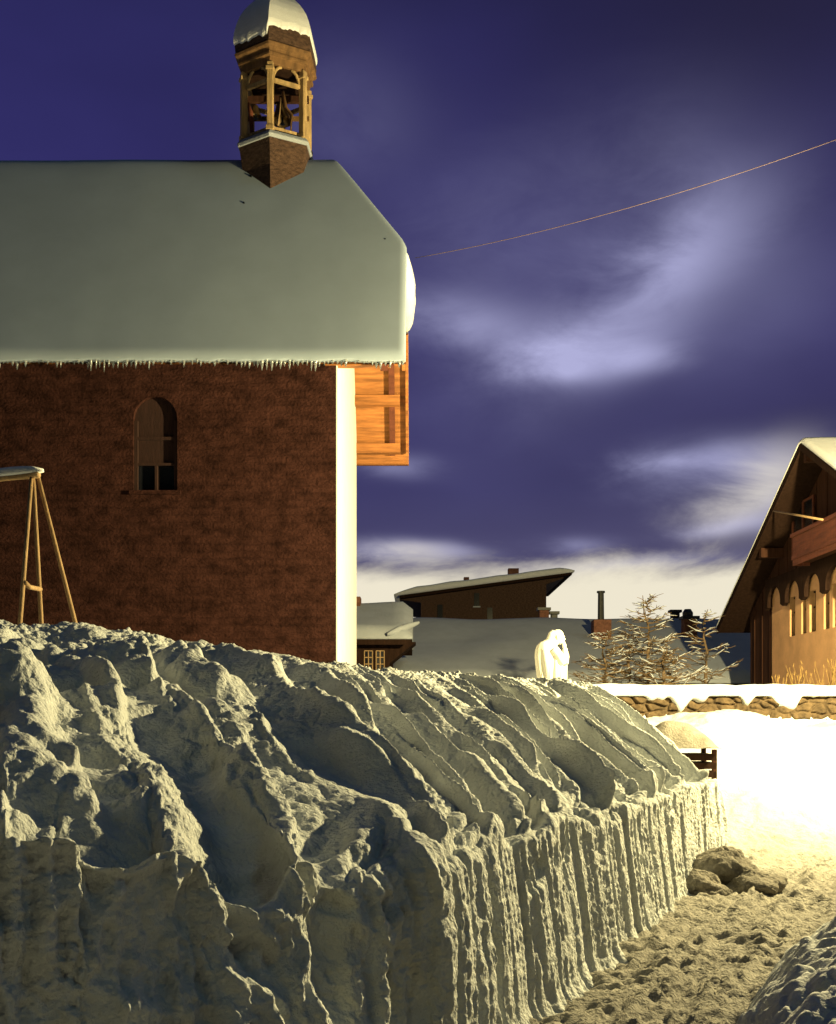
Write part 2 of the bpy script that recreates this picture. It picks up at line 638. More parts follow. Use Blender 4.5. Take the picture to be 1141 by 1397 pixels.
# ------------------------------------------------------------------ ploughed snow bank on the left
def smooth_interp(s, ks, kv):
    """cubic hermite through the control points (monotone parameter)"""
    ks, kv = np.asarray(ks, float), np.asarray(kv, float)
    m_ = np.gradient(kv, ks, axis=0)
    i = np.clip(np.searchsorted(ks, s) - 1, 0, len(ks) - 2)
    h = ks[i + 1] - ks[i]
    t = ((s - ks[i]) / h)[:, None]
    h = h[:, None]
    return ((2 * t**3 - 3 * t**2 + 1) * kv[i] + (t**3 - 2 * t**2 + t) * h * m_[i]
            + (-2 * t**3 + 3 * t**2) * kv[i + 1] + (t**3 - t**2) * h * m_[i + 1])


def snow_bank():
    E = np.array([(-3.0, 1.6, 1.38), (-2.3, 2.2, 1.36), (-1.75, 2.65, 1.29), (-1.22, 3.2, 1.22), (-.70, 3.75, 1.10), (-.27, 4.35, 1.0), (.10, 5.02, .965),
                  (.51, 5.91, .95), (1.10, 7.2, .92), (2.03, 9.2, .90), (2.82, 11.0, .90), (3.27, 12.1, .82),
                  (3.50, 13.1, .83), (3.5, 13.9, .84), (3.25, 14.7, .75), (2.5, 15.2, .7)])
    Cc = np.array([(-5.6, 8.1, 2.25), (-4.6, 8.3, 2.3), (-3.8, 8.35, 2.29), (-3.19, 8.4, 2.28), (-2.55, 8.5, 2.28), (-1.88, 8.8, 2.18), (-1.08, 9.5, 2.08),
                   (-.54, 10.2, 2.03), (.22, 11.0, 2.0), (1.04, 12.0, 2.0), (1.95, 13.0, 1.98), (2.30, 13.4, 1.86),
                   (2.3, 13.8, 1.76), (2.35, 14.2, 1.75), (2.2, 14.4, 1.7), (2.0, 14.6, 1.8)])
    ks = np.concatenate([[0], np.cumsum(np.linalg.norm(np.diff(E, axis=0), axis=1))])
    NS = 1500
    # denser where it is near the camera
    s = np.linspace(0, 1, NS) ** 1.12 * ks[-1]
    e = smooth_interp(s, ks, E)
    c = smooth_interp(s, ks, Cc)
    a = s                                             # metres along the edge
    # ragged plan of the edge
    tang = np.gradient(e[:, :2], s, axis=0)
    tang /= np.linalg.norm(tang, axis=1)[:, None]
    out = np.stack([tang[:, 1], -tang[:, 0]], -1)     # towards the lane
    rag = .06 * pn(a * 1.7, 3.3) + .03 * pn(a * 4.3, 8.1) + .015 * pn(a * 11, 2.2)
    e[:, :2] += out * rag[:, None]
    e[:, 2] += .05 * pn(a * 2.3, 5.5) + .03 * pn(a * 6.1, 1.5)
    lw_ = 1 - sstep(3.4, 5.2, a)
    e[:, 2] += lw_ * (.10 * pn(a * 1.5, 15.5) + .07 * pn(a * 3.7, 25.5) + .05 * np.tanh(6 * pn(a * 2.4, 35.5)))
    e[:, :2] += out * (lw_ * (.10 * pn(a * 1.3, 45.5)))[:, None]
    nw, nt, nb = 210, 400, 40
    rows = []
    # wall face
    for w in np.linspace(0, 1, nw):
        z = -.12 + (e[:, 2] + .12) * w
        flare = .13 * (1 - w) + .14 * np.clip(1 - w * 5, 0, 1)**2
        rows.append(np.stack([e[:, 0] + out[:, 0] * flare, e[:, 1] + out[:, 1] * flare, z], -1))
    # slope
    tt = np.linspace(0, 1, nt + 1)[1:]
    for t in tt:
        bl = .5 * (1 - sstep(.72, .88, s / ks[-1]))
        f = (1 - bl) * t + bl * math.sin(t * math.pi / 2)
        rows.append(np.concatenate([e[:, :2] + (c[:, :2] - e[:, :2]) * t, (e[:, 2] + (c[:, 2] - e[:, 2]) * f)[:, None]], 1))
    # back
    dirb = (c[:, :2] - e[:, :2])
    dirb /= np.linalg.norm(dirb, axis=1)[:, None]
    for q in np.linspace(0, 1, nb + 1)[1:]:
        rows.append(np.concatenate([c[:, :2] + dirb * 2.2 * q, (c[:, 2] - (c[:, 2] - 1.2) * sstep(0, 1, q))[:, None]], 1))
    B = np.array(rows)                                # (NT, NS, 3)
    # soften the profile at the edge
    for it in range(14):
        B[nw - 14:nw + 10] = (B[nw - 15:nw + 9] + 2 * B[nw - 14:nw + 10] + B[nw - 13:nw + 11]) / 4
    # smooth normals
    S = B.copy()
    for it in range(30):
        S[1:-1] = (S[:-2] + 2 * S[1:-1] + S[2:]) / 4
        S[:, 1:-1] = (S[:, :-2] + 2 * S[:, 1:-1] + S[:, 2:]) / 4
    du = np.gradient(S, axis=1)
    dv = np.gradient(S, axis=0)
    Nn = np.cross(du, dv)
    Nn /= np.linalg.norm(Nn, axis=-1, keepdims=True) + 1e-9
    NT = B.shape[0]
    A = np.broadcast_to(a[None, :], (NT, NS))
    ridx = np.arange(NT)[:, None] + 0 * A
    wfrac = np.clip(ridx / (nw - 1), 0, 1)            # 0 foot .. 1 edge
    tfrac = np.clip((ridx - nw + 1) / nt, 0, 1)
    back = np.clip((ridx - nw - nt + 1) / nb, 0, 1)
    X, Y, Z = B[..., 0], B[..., 1], B[..., 2]
    width = np.linalg.norm(c - e, axis=1)[None, :]
    b = tfrac * width
    onslope = sstep(0.0, .05, tfrac) * (1 - .9 * back)
    # --- drift tongues: asymmetric ridges that run down the slope
    la = A - 4.05                                      # 0 near where the wall turns into the lane
    lumpy = 1 - sstep(-1.9, .8, la - .25 * b)        # the left part: blocks; the right part: wind-cut tongues
    far = sstep(3.5, 8.5, la)
    lam_s = np.interp(a - 4.05, [-3, -.8, .8, 4, 10], [.62, .55, .42, .34, .35])
    phi = np.cumsum(np.gradient(s) / lam_s)
    wa = .16 * b / lam_s[None, :] + .34 * pn(A * .8, b * .50, 1.7) + .10 * pn(A * 1.9, b * .8, 6.2)
    u = phi[None, :] + wa
    k = np.floor(u)
    fr = u - k
    rnd = np.modf(np.abs(np.sin(k * 12.9898) * 43758.5453))[0]
    rise = .58 - .16 * sstep(.5, 3.5, A - 4.05)
    prof = np.where(fr < rise, (fr / rise)**1.2, 1 - sstep(rise, 1.0, fr))
    seg = pn(k * 1.37 + 2.1, b * .75 + rnd * 9, 2.5)  # tongues start and stop along the slope
    amp = (.10 + .17 * rnd) * (.30 + .9 * sstep(-.25, .35, seg)) * (.6 + .4 * lam_s / .5)
    tong = amp * prof
    u2 = u * 2.6 + .35 * pn(A * 1.7, b * .8, 8.8)
    k2 = np.floor(u2)
    f2 = u2 - k2
    r2 = np.modf(np.abs(np.sin(k2 * 78.233) * 24634.63))[0]
    tong2 = (.015 + .08 * r2) * np.where(f2 < .6, f2 / .6, 1 - sstep(.6, 1, f2)) * sstep(-.2, .35, pn(k2 * .9, b * 1.1, 4.4))
    # lobes end in rounded noses on the left part
    qx = A + .22 * pn(A * 1.2, b * 1.2, 3.0) + .35 * b
    qb = b + .2 * pn(A * 1.3, b * 1.2, 11.0)
    nose = np.abs(pn(qx * 1.15, qb * .75, 5.0)) * .38 + np.abs(pn(qx * 2.6, qb * 1.7, 2.0)) * .12
    stepb = .06 * sstep(-.10, .06, pn(qx * 1.0 + 3, qb * .7, 14.0))
    h_slope = lumpy * (nose + stepb - .16) + (1 - .40 * lumpy - .25 * far) * (tong + tong2)
    h_slope = h_slope + .022 * fbm(A * 1.3, b * 1.1, 1.0, 3) - .05 - .15 * far
    h_slope = h_slope + (.25 + .75 * lumpy) * (.06 * np.abs(pn(A * 3.1 + .4 * b, b * 2.3, 51.0)) + .04 * np.abs(pn(A * 6.4, b * 5.0, 61.0)) - .04)
    # crumbly skin in patches
    rough = (.25 + .75 * sstep(-.2, .3, pn(A * 1.5 + 7, b * 1.3, 8.0))) * (.45 + .55 * lumpy)
    skin = .034 * billow(X * 11, Y * 11, Z * 11, 3, .6) * rough + .008 * pn(X * 30, Y * 30, Z * 30)
    # crust of clods along the very edge
    lip = np.exp(-((ridx - nw - 14) / 26.0)**2)
    clods = lip * (.15 * np.abs(pn(A * 2.3, b * 2.6 + Z * 2, 1.2)) + .05 * np.abs(pn(A * 6.3, b * 6 + Z * 5, 5.2)) - .04)
    crest = np.exp(-((ridx - nw - nt) / 40.0)**2)
    h_slope = h_slope * (1 - .85 * np.exp(-((1 - tfrac) / .20)**2)) + .05 * crest * fbm(A * 2.5, b * 2, 3) + .025 * crest * billow(A * 9, b * 9, 2, 2)
    # --- wall face: scraped by the blade
    onwall = (1 - sstep(-.01, .03, tfrac)) * (1 - sstep(.93, 1.0, wfrac) * .6)
    bend = .10 * (1 - wfrac)**2 + .05 * np.sin(Z * 3 + A * .7)
    sa = A + bend
    def saw(period, warp, lo, hi, rise, seed):
        uu = sa / period + warp
        kq = np.floor(uu)
        fq = uu - kq
        rq = np.modf(np.abs(np.sin(kq * 12.9898 + seed) * 43758.5453))[0]
        return (lo + (hi - lo) * rq) * np.where(fq < rise, fq / rise, 1 - (fq - rise) / (1 - rise))
    flute = (saw(.21, .30 * pn(sa * 1.5, Z * .3, 2.0), .006, .036, .20, 1.0)
             + saw(.072, .25 * pn(sa * 3, Z * .4, 4.0), .003, .013, .28, 5.0)
             + saw(.040, .15 * pn(sa * 6, Z * .7, 7.0), .001, .006, .35, 9.0)
             + .012 * pn(sa * 3.5, Z * .3, 2.0) + .007 * billow(sa * 20, Z * 10, 3.0, 3))
    broken = sstep(.05, .5, pn(sa * 2.4, Z * .9, 9.0)) 
    flute = flute + (1 - sstep(-.5, 1.1, la)) * .022 * billow(A * 13, Z * 3.5, 71.0, 3, .6)
    flute = flute - broken * (.05 * np.abs(pn(sa * 7, Z * 2.2, 4.0)) + .025 * np.abs(pn(sa * 15, Z * 5, 8.0)))
    chip = sstep(.25, .45, pn(A * 4.2, Z * 3.4, 7.0)) * sstep(.5, .9, wfrac)
    flute = flute - .06 * chip
    step_w = .03 * np.tanh(6 * pn(A * 1.3, Z * .12, 12.0))
    bulge = (1 - sstep(-.7, 1.0, la)) * (.24 * pn(A * 1.25, Z * .5, 2.6) + .10 * pn(A * 3.0, Z * 1.4, 6.6) - .07 * np.abs(pn(A * 5, Z * 4, 1.9)))
    us = A / .47 + .6 * pn(A * 1.1, Z * 1.1, 3.7) + .12 * (Z - .5)
    ks_ = np.floor(us)
    fs_ = us - ks_
    rs_ = np.modf(np.abs(np.sin(ks_ * 41.17) * 9631.7))[0]
    us2 = A / .115 + 1.1 * pn(A * 1.6, Z * 1.2, 5.7) + 1.6 * (Z - .5)
    fs2 = us2 - np.floor(us2)
    leftw = 1 - sstep(-.5, 1.1, la)
    bulge = bulge + leftw * ((.02 + .12 * rs_) * np.where(fs_ < .82, (fs_ / .82)**1.4, 1 - sstep(.82, 1, fs_))
                             + .030 * np.where(fs2 < .7, fs2 / .7, 1 - sstep(.7, 1, fs2)) * sstep(-.1, .3, pn(A * 2.1, Z * 1.7, 15.5)))
    bulge = bulge + leftw * (saw(.19, .7 * pn(A * 1.2, Z * 1.3, 23.0), .0, .085, .2, 3.0) * sstep(-.3, .3, pn(A * 1.5, Z * .9, 27.0)) + .07 * pn(A * 3.4, Z * 2.0, 31.0) + .05 * billow(A * 6, Z * 4, 17.0, 4, .55) - .03 + .05 * np.tanh(5 * pn(A * 2.2, Z * 1.6, 41.0)))
    bulge_s = (1 - sstep(-.7, 1.0, la)) * np.exp(-(tfrac * 9)**2) * (.24 * pn(A * 1.25, Z * .5, 2.6))
    h = onslope * h_slope + onwall * (flute + step_w + bulge) + (1 - onwall) * bulge_s * (1 - onwall) + clods * (1 - .55 * onwall) + skin * .9 * (1 - .35 * onwall)
    V = B + Nn * h[..., None]
    o = link_mesh('snow_bank', V.reshape(-1, 3), grid_faces(NT, NS), M['snow_rough'], smooth=True)
    tag(o, 'long ploughed snow bank with a wind-furrowed top and a vertical scraped face along the lane', 'snow bank')
    return o


snow_bank()


# near right bank, its back to the light
def right_bank():
    n1, n2 = 420, 150
    ctl = np.array([(1.0, -7, 1.9), (1.15, -2, 1.9), (1.22, 0, 1.6), (1.32, 2, 1.05), (1.42, 3.4, .72), (1.90, 4.6, .62),  # tall stretch behind the camera added to keep lamplight off the ground
                    (2.74, 6.4, .42), (3.40, 7.6, .22), (3.55, 7.9, 0)])
    kk = np.concatenate([[0], np.cumsum(np.linalg.norm(np.diff(ctl[:, :2], axis=0), axis=1))])
    s = np.concatenate([np.linspace(0, 8.5, 80)[:-1], np.linspace(8.5, kk[-1], n1 - 79)])
    c = smooth_interp(s, kk, ctl)
    tg = np.gradient(c[:, :2], s, axis=0)
    tg /= np.linalg.norm(tg, axis=1)[:, None]
    t = np.linspace(-1, 1, n2)
    T, S_ = np.meshgrid(t, s / kk[-1])
    wd = .68
    x = c[:, 0:1] + tg[:, 1:2] * T * wd
    y = c[:, 1:2] - tg[:, 0:1] * T * wd
    z = c[:, 2:3] * (1 - np.abs(T)**2.2)
    bmp = (.16 * billow(x * 2.6, y * 2.6, 4, 3) - .05) * (1 - T**4) * (1 - S_**8)
    z = z + bmp + .022 * billow(x * 12, y * 12, 1, 3)
    z = z - .12 * np.abs(T)**6 - .2 * S_**20
    o = link_mesh('snow_bank', np.stack([x, y, z], -1).reshape(-1, 3), grid_faces(n1, n2), M['snow_rough'], smooth=True)
    tag(o, 'low shaded blue-grey snow bank at the near right edge of the lane, with an added taller stretch out of view', 'snow bank')


right_bank()


# blocks fallen on the lane
def lump(name, c, size, seed, m, label, cat, group, rz=0.0, flat=.0):
    nu, nv = 90, 46
    th = np.linspace(0, 2 * math.pi, nu)
    ph = np.linspace(-.5 * math.pi, .5 * math.pi, nv)
    TH, PH = np.meshgrid(th, ph)
    d = np.stack([np.cos(PH) * np.cos(TH), np.cos(PH) * np.sin(TH), np.sin(PH)], -1)
    sgn = np.sign(d) * np.abs(d)**1.18
    rad = 1 + .30 * pn(d[..., 0] * 1.3 + seed, d[..., 1] * 1.3, d[..., 2] * 1.3) + .16 * billow(d[..., 0] * 3 + seed, d[..., 1] * 3, d[..., 2] * 3, 4, .6)
    v = sgn * rad[..., None] * np.array(size) / 2
    v[..., 2] = np.maximum(v[..., 2], -.3 * size[2])
    ca, sa = math.cos(rz), math.sin(rz)
    v = np.stack([v[..., 0] * ca - v[..., 1] * sa, v[..., 0] * sa + v[..., 1] * ca, v[..., 2]], -1) + np.array(c) * 0
    o = link_mesh(name, v.reshape(-1, 3) + np.array(c), grid_faces(nv, nu), m, smooth=True, own=c)
    return tag(o, label, cat, group)


FB = 'fallen lumps of snow on the lane'
lump('snow_block', (2.86, 10.3, .06), (.75, .60, .50), 2, M['shaded_snow'], 'largest pointed snow block, coloured dark for shade, lying on the lane at the foot of the bank', 'snow block', FB, .4)
lump('snow_block', (2.46, 9.9, .03), (.60, .45, .30), 5, M['shaded_snow'], 'flat snow block, coloured dark for shade, nearest the scraped bank face in front of the largest block', 'snow block', FB, -.2)
lump('snow_block', (3.06, 10.0, .03), (.58, .46, .28), 8, M['shaded_snow'], 'small snow block, coloured dark for shade, on the lane side of the largest block', 'snow block', FB, .9)


# slatted bin under a cap of snow behind the end of the bank
def bin_():
    c = Vector((3.66, 15.2, .20))
    t = thing('wooden_bin', c, 'dark slatted wooden bin under a thick cap of snow behind the end of the bank', 'bin')
    b = MB()
    for k in range(5):
        z = .36 + k * .115
        b.box(c + Vector((0, 0, z)), (.78, .62, .085))
    b.build('slats', M['black_wood'], t)
    for sx in (-1, 1):
        for sy in (-1, 1):
            MB().box(c + Vector((sx * .36, sy * .28, .44)), (.06, .06, .98)).build('post', M['brown_wood'], t)
    n = 40
    u = np.linspace(-1, 1, n)
    U, V = np.meshgrid(u, u)
    top = .95 + .44 * (1 - np.abs(U)**2.6) * (1 - np.abs(V)**2.6) * (1 - .22 * (U + 1)) + .03 * pn(U * 2, V * 2, 3)
    x, y = c.x - .06 + U * .50, c.y + V * .40
    a = np.stack([x, y, c.z + top], -1).reshape(-1, 3)
    bt = np.stack([x * 0 + x, y, c.z + .945 + 0 * top], -1).reshape(-1, 3)
    f = grid_faces(n, n)
    link_mesh('snow_cap', np.concatenate([a, bt]), np.concatenate([f, f[:, ::-1] + n * n]), M['shaded_snow'], t, True)  # cap coloured dark to stand for its shaded side


bin_()


# ------------------------------------------------------------------ chapel
def chapel():
    root = thing('chapel', (-4.5, 20.8, 1.2), 'dark red masonry chapel with white end wall, steep snowy roof and ridge bell turret', 'chapel')
    XW, X0 = -1.32, -13.0
    Y0, Y1 = 18.0, 23.6
    YE0, YE1, YM = 17.62, 23.98, 20.8
    ZE, ZR = 7.32, 12.16
    pitch = (ZR - ZE) / (YM - YE0)

    def roof_z(y):
        return ZE + pitch * (YM - YE0 - abs(y - YM))

    # front wall with the arched window opening
    wx0, wx1, wz0, wzs = -4.66, -3.94, 5.27, 6.45
    wc, wr = (wx0 + wx1) / 2, (wx1 - wx0) / 2
    b = MB()
    zt = roof_z(Y0) - .30
    n = 12
    arc = [(wc + wr * math.cos(math.pi - math.pi * i / n), wzs + wr * math.sin(math.pi * i / n)) for i in range(n + 1)]
    y = Y0
    b.add([(X0, y, 1.0), (wx0, y, 1.0), (wx0, y, zt), (X0, y, zt)], [(0, 1, 2, 3)])
    b.add([(wx1, y, 1.0), (XW - .022, y, 1.0), (XW - .022, y, zt), (wx1, y, zt)], [(0, 1, 2, 3)])
    b.add([(wx0, y, 1.0), (wx1, y, 1.0), (wx1, y, wz0), (wx0, y, wz0)], [(0, 1, 2, 3)])
    for (xa, za), (xb, zb) in zip(arc[:-1], arc[1:]):
        b.add([(xa, y, za), (xb, y, zb), (xb, y, zt), (xa, y, zt)], [(0, 1, 2, 3)])
    ring = [(wx0, wz0)] + arc + [(wx1, wz0)]
    for (xa, za), (xb, zb) in zip(ring, ring[1:] + ring[:1]):
        b.add([(xa, y, za), (xb, y, zb), (xb, y + .3, zb), (xa, y + .3, za)], [(0, 1, 2, 3)])
    b.span(X0, XW - .035, Y0 + .302, Y0 + .40, 1.0, zt)
    w = b.build('wall', M['masonry'], root)
    w['label'] = 'dark red masonry side wall'
    win = MB().prism([(xa, Y0 + .09, za) for xa, za in ring[1:-1]] + [(wx1, Y0 + .09, wz0 + .46), (wx0, Y0 + .09, wz0 + .46)], (0, .05, 0)).build('window', M['shutter'], root)
    MB().span(wx0, wx1, Y0 + .13, Y0 + .16, wz0, wz0 + .45).build('pane', M['glass'], win)
    b = MB()
    b.span(wx0, wx1, Y0 + .04, Y0 + .089, wz0 + .84, wz0 + .89)
    b.span(wx0, wx1, Y0 + .04, Y0 + .089, wz0 + .42, wz0 + .46)
    b.span(wc - .02, wc + .02, Y0 + .05, Y0 + .12, wz0, wz0 + .43)
    for xx in (wx0 + .03, wx1 - .03):
        b.span(xx - .032, xx + .032, Y0 + .035, Y0 + .088, wz0 - .01, wz0 + 1.15)
    b.build('frame', M['shutter'], win)
    MB().span(wx0 - .06, wx1 + .06, Y0 - .05, Y0 + .2, wz0 - .07, wz0 - .003).build('sill', M['masonry'], win)

    # white end wall, a gable with clipped top
    zc = 9.55
    yc0 = YM - (roof_z(YM) - .30 - zc) / pitch
    gab = [(XW, Y0 - .002, 1.0), (XW, Y1, 1.0), (XW, Y1, zt), (XW, 2 * YM - yc0, zc), (XW, yc0, zc), (XW, Y0 - .002, zt)]
    g = MB().prism(gab, (-.02, 0, 0)).build('wall', M['white_plaster'], root)
    g['label'] = 'whitewashed end wall'
    MB().span(X0, XW - .03, Y1 - .3, Y1 - .003, 1.0, zt).build('wall', M['masonry'], root)

    # roof as a height field: snow on boards
    XR = -.20
    hipk = (ZR - 9.84) / 1.39
    xs = np.concatenate([np.arange(X0 - .6, -3.2, .16), np.arange(-3.2, XR - .02, .045), [XR - .012, XR]])
    ys = np.concatenate([np.linspace(YE0, YE0 + .2, 6)[:-1], np.linspace(YE0 + .2, YE1 - .2, 110), np.linspace(YE1 - .2, YE1, 6)[1:]])
    Xg, Yg = np.meshgrid(xs, ys)

    def smin(a, b2, k):
        h = np.clip(.5 + .5 * (b2 - a) / k, 0, 1)
        return b2 * (1 - h) + a * h - k * h * (1 - h)
    z0 = ZE + pitch * (YM - YE0 - np.abs(Yg - YM))
    zr = ZE + pitch * (YM - YE0) - pitch * (np.sqrt((Yg - YM)**2 + .012) - .06)
    zh = 9.84 + hipk * (XR - Xg)
    top = smin(zr, zh, .12)
    wave = .018 * pn(Xg * .5, Yg * .3, 2) + .004 * pn(Xg * 1.7, Yg * 1.0, 5)
    d_e = np.minimum(Yg - YE0, YE1 - Yg)
    d_r = XR - Xg
    edge_drop = .03 * np.clip(1 - d_e / .045, 0, 1)**2 + .06 * np.clip(1 - d_r / .09, 0, 1)**2
    snow_top = top + wave - edge_drop
    under = np.minimum(z0, zh) - .20
    under = under + .19 * np.clip(1 - (Yg - YE0) / .10, 0, 1)
    under = np.minimum(under, snow_top - .03)
    V1 = np.stack([Xg, Yg, snow_top], -1)
    # front lip sags in a wavy line
    sag = np.clip(1 - (Yg - YE0) / .12, 0, 1)
    V2 = np.stack([Xg, Yg, under - sag * (.02 + .045 * pn(Xg * 1.1, 3.0) + .03 * pn(Xg * 4, 9.0))], -1)

    def shell(name, top_, bot_, m, parent):
        nr, nc = Xg.shape
        f = grid_faces(nr, nc)
        n_ = nr * nc
        per = np.concatenate([np.arange(nc), np.arange(1, nr) * nc + nc - 1, (nr - 1) * nc + np.arange(nc - 2, -1, -1),
                              np.arange(nr - 2, 0, -1) * nc])
        q = np.stack([per, np.roll(per, -1), np.roll(per, -1) + n_, per + n_], -1)
        return link_mesh(name, np.concatenate([top_.reshape(-1, 3), bot_.reshape(-1, 3)]), np.concatenate([f, f[:, ::-1] + n_, q[:, ::-1]]), m, parent, False)
    deck_top = np.minimum(z0, zh) - .21
    Yd = np.maximum(Yg, YE0 + .16)
    deck_top = np.minimum(ZE + pitch * (YM - YE0 - np.abs(Yd - YM)), zh) - .215
    roof = shell('roof', np.stack([Xg, Yd, deck_top], -1), np.stack([Xg, Yd, deck_top - .08], -1), M['orange_wood'], root)
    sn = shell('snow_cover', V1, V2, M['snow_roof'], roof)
    mod = sn.modifiers.new('edges', 'BEVEL')
    mod.width, mod.segments, mod.limit_method, mod.angle_limit = .05, 3, 'ANGLE', math.radians(50)
    # overhanging tongue of snow below the hip
    rings = []
    for i in range(15):
        q = i / 14
        yv = 19.45 + 2.95 * q
        k = math.sin(math.pi * min(1, q * 1.05 + .02))**.6
        zz = 9.72 - .30 * sstep(.6, 1, q)
        rr = .04 + .17 * k + .03 * float(pn(q * 6, 2.0))
        rings.append([(XR - .03 + rr * .9 * math.cos(a_), yv, zz - .22 * k + rr * 1.5 * math.sin(a_)) for a_ in np.linspace(0, 2 * math.pi, 14, endpoint=False)])
    MB().loft(rings).build('snow_cornice', M['snow'], roof, True)

    # rafters, barge boards and purlins under the overhang
    def slope_bar(mb, x, side, w_, h_, drop, ya, yb):
        a_, b_ = YM + side * (YM - ya) * 1, YM + side * (YM - yb)
        za, zb = roof_z(a_) - drop, roof_z(b_) - drop
        A_, B_ = Vector((x, a_, za)), Vector((x, b_, zb))
        d = (B_ - A_).normalized()
        nrm = Vector((1, 0, 0)).cross(d)
        vs = []
        for p in (A_, B_):
            for i, j in ((-1, -1), (1, -1), (1, 1), (-1, 1)):
                vs.append(p + Vector((i * w_ / 2, 0, 0)) + nrm * (j * h_ / 2))
        mb.add(vs, [(0, 1, 2, 3), (7, 6, 5, 4), (0, 1, 5, 4), (1, 2, 6, 5), (2, 3, 7, 6), (3, 0, 4, 7)])
    for side in (-1, 1):
        b = MB()
        slope_bar(b, XR - .035, side, .05, .22, .36, YE0 + .2 if side < 0 else YE0 + .2, 19.2)
        b.build('barge_board', M['orange_wood'], roof)
        b = MB()
        slope_bar(b, -.55, side, .12, .14, .40, YE0 + .2, 19.6)
        b.build('rafter', M['red_wood'], roof)
    for yy in (18.05, 19.5, 22.1, 23.05, 23.62):
        MB().span(XW - .2, -.45 if yy in (18.05,) else -.38, yy - .09, yy + .09, roof_z(yy) - .66, roof_z(yy) - .46).build('purlin', M['orange_wood'], root)
    # plank joints on the rear soffit: thin battens
    # icicles along the eave
    proto = None
    n_i = 96
    for i in range(n_i):
        x = -6.95 + (XR + .02 + 6.95) * (i + .3 * random.random()) / n_i
        if proto is None:
            m_ = MB().loft([[(r_ * math.cos(q), r_ * math.sin(q), z_) for q in np.linspace(0, 2 * math.pi, 6, endpoint=False)]
                            for z_, r_ in ((.05, .03), (0, .026), (-.5, .014), (-.95, .003))])
            proto = link_mesh('icicle', m_.v, m_.f, M['ice'], None, True)
            o = proto
        else:
            o = proto.copy()
            COL.objects.link(o)
        o.parent = roof
        L = .05 + .10 * random.random()**1.8 + .06 * max(0, math.sin(x * 2.2) + .4 * math.sin(x * 7.1))
        lowz = float(np.interp(x, Xg[0], V2[0, :, 2]))
        o.location = Vector((x, YE0 + .03 + .04 * random.random(), lowz + .01)) - Vector(root.location)
        o.scale = (random.uniform(.9, 1.6), random.uniform(.9, 1.6), L)
    # snow hooks and debris on the slope
    for px, py in ((342, 243), (333, 280), (526, 330)):
        yv = 18.0
        for it in range(40):
            zv = EYE + (975 - py) / 1500 * yv
            yv += .5 * ((YE0 + (zv - ZE) / pitch) - yv)
        p = P(px, py, yv)
        mb = MB()
        mb.tube([p + Vector((-.04, .06, -.05)), p + Vector((0, -.03, .02)), p + Vector((.05, -.05, -.06))], [.02, .03, .015], 7)
        mb.build('snow_hook', M['iron'], roof, True)

    # ---------------- bell turret
    cx, cy = -2.68, YM

    DZ, KR = -.30, .87

    def hexring(R, z, ph=math.radians(-92.5)):
        R, z = R * KR, z + DZ
        return [(cx + R * math.cos(ph + k * math.pi / 3), cy + R * math.sin(ph + k * math.pi / 3), z) for k in range(6)]

    def hexv(R, k, z, ph=math.radians(-92.5)):
        return Vector(hexring(R, z, ph)[k % 6])
    tur = MB().loft([hexring(.72, 10.6), hexring(.76, 12.0), hexring(.84, 12.46)]).build('bell_turret', M['shingle'], root)
    bevel(MB().loft([hexring(.87, 12.46), hexring(.89, 12.52), hexring(.82, 12.60), hexring(.72, 12.62)]).build('parapet', M['snow_dim'], tur), .01)
    ZP0, ZP1 = 12.60, 13.86
    for k in range(6):
        a_, t_ = hexv(.735, k, ZP0), hexv(.735, k, ZP1)
        ang = math.radians(-92.5) + k * math.pi / 3
        b = MB().box((a_ + t_) / 2, (.115, .115, ZP1 - ZP0), ang)
        b.box(a_ + Vector((0, 0, .05)), (.15, .15, .09), ang)
        b.box(t_ - Vector((0, 0, .12)), (.155, .155, .07), ang)
        bevel(b.build('post', M['lit_wood'], tur), .012)
        # curved braces to the head beam
        a2, b2 = hexv(.70, k, 0), hexv(.70, k + 1, 0)
        for p0, p1 in ((a2, b2), (b2, a2)):
            pts = []
            for i in range(6):
                q = i / 5
                p = p0.lerp(p1, .04 + .30 * (1 - math.cos(q * math.pi / 2)))
                pts.append((p.x, p.y, ZP1 + DZ - .42 + .40 * math.sin(q * math.pi / 2)))
            mb = MB().tube(pts, .032, 6)
            mb.build('brace', M['lit_wood'], tur, True)
        mb = MB().bar(hexv(.72, k, ZP1 - .30), hexv(.72, k + 1, ZP1 - .30), .05, .07)
        mb.build('rail', M['lit_wood'], tur)
        mb = MB().bar(hexv(.66, k, ZP0 + .10), hexv(.66, k + 1, ZP0 + .10), .04, .05)
        mb.build('rail', M['lit_wood'], tur)
    bevel(MB().loft([hexring(.78, 13.84), hexring(.80, 13.96), hexring(.86, 13.97), hexring(.87, 14.02), hexring(.83, 14.03),
                     hexring(.85, 14.09), hexring(.93, 14.12), hexring(.95, 14.17), hexring(.90, 14.20)]).build('cornice', M['turret_wood'], tur), .008)
    # ceiling inside
    MB().loft([hexring(.70, 13.80), hexring(.70, 13.835)]).build('ceiling', M['black_wood'], tur)
    prof = [(14.20, .925), (14.30, .94), (14.45, .92), (14.6, .89), (14.75, .84), (14.9, .77), (15.02, .69), (15.15, .58), (15.28, .44), (15.4, .28), (15.5, .16)]
    dome = MB().loft([hexring(r_, z_) for z_, r_ in prof]).build('dome', M['shingle'], tur)
    # snow on the dome, ragged lower edge, one mesh of six facets
    rows = []
    nf = 22
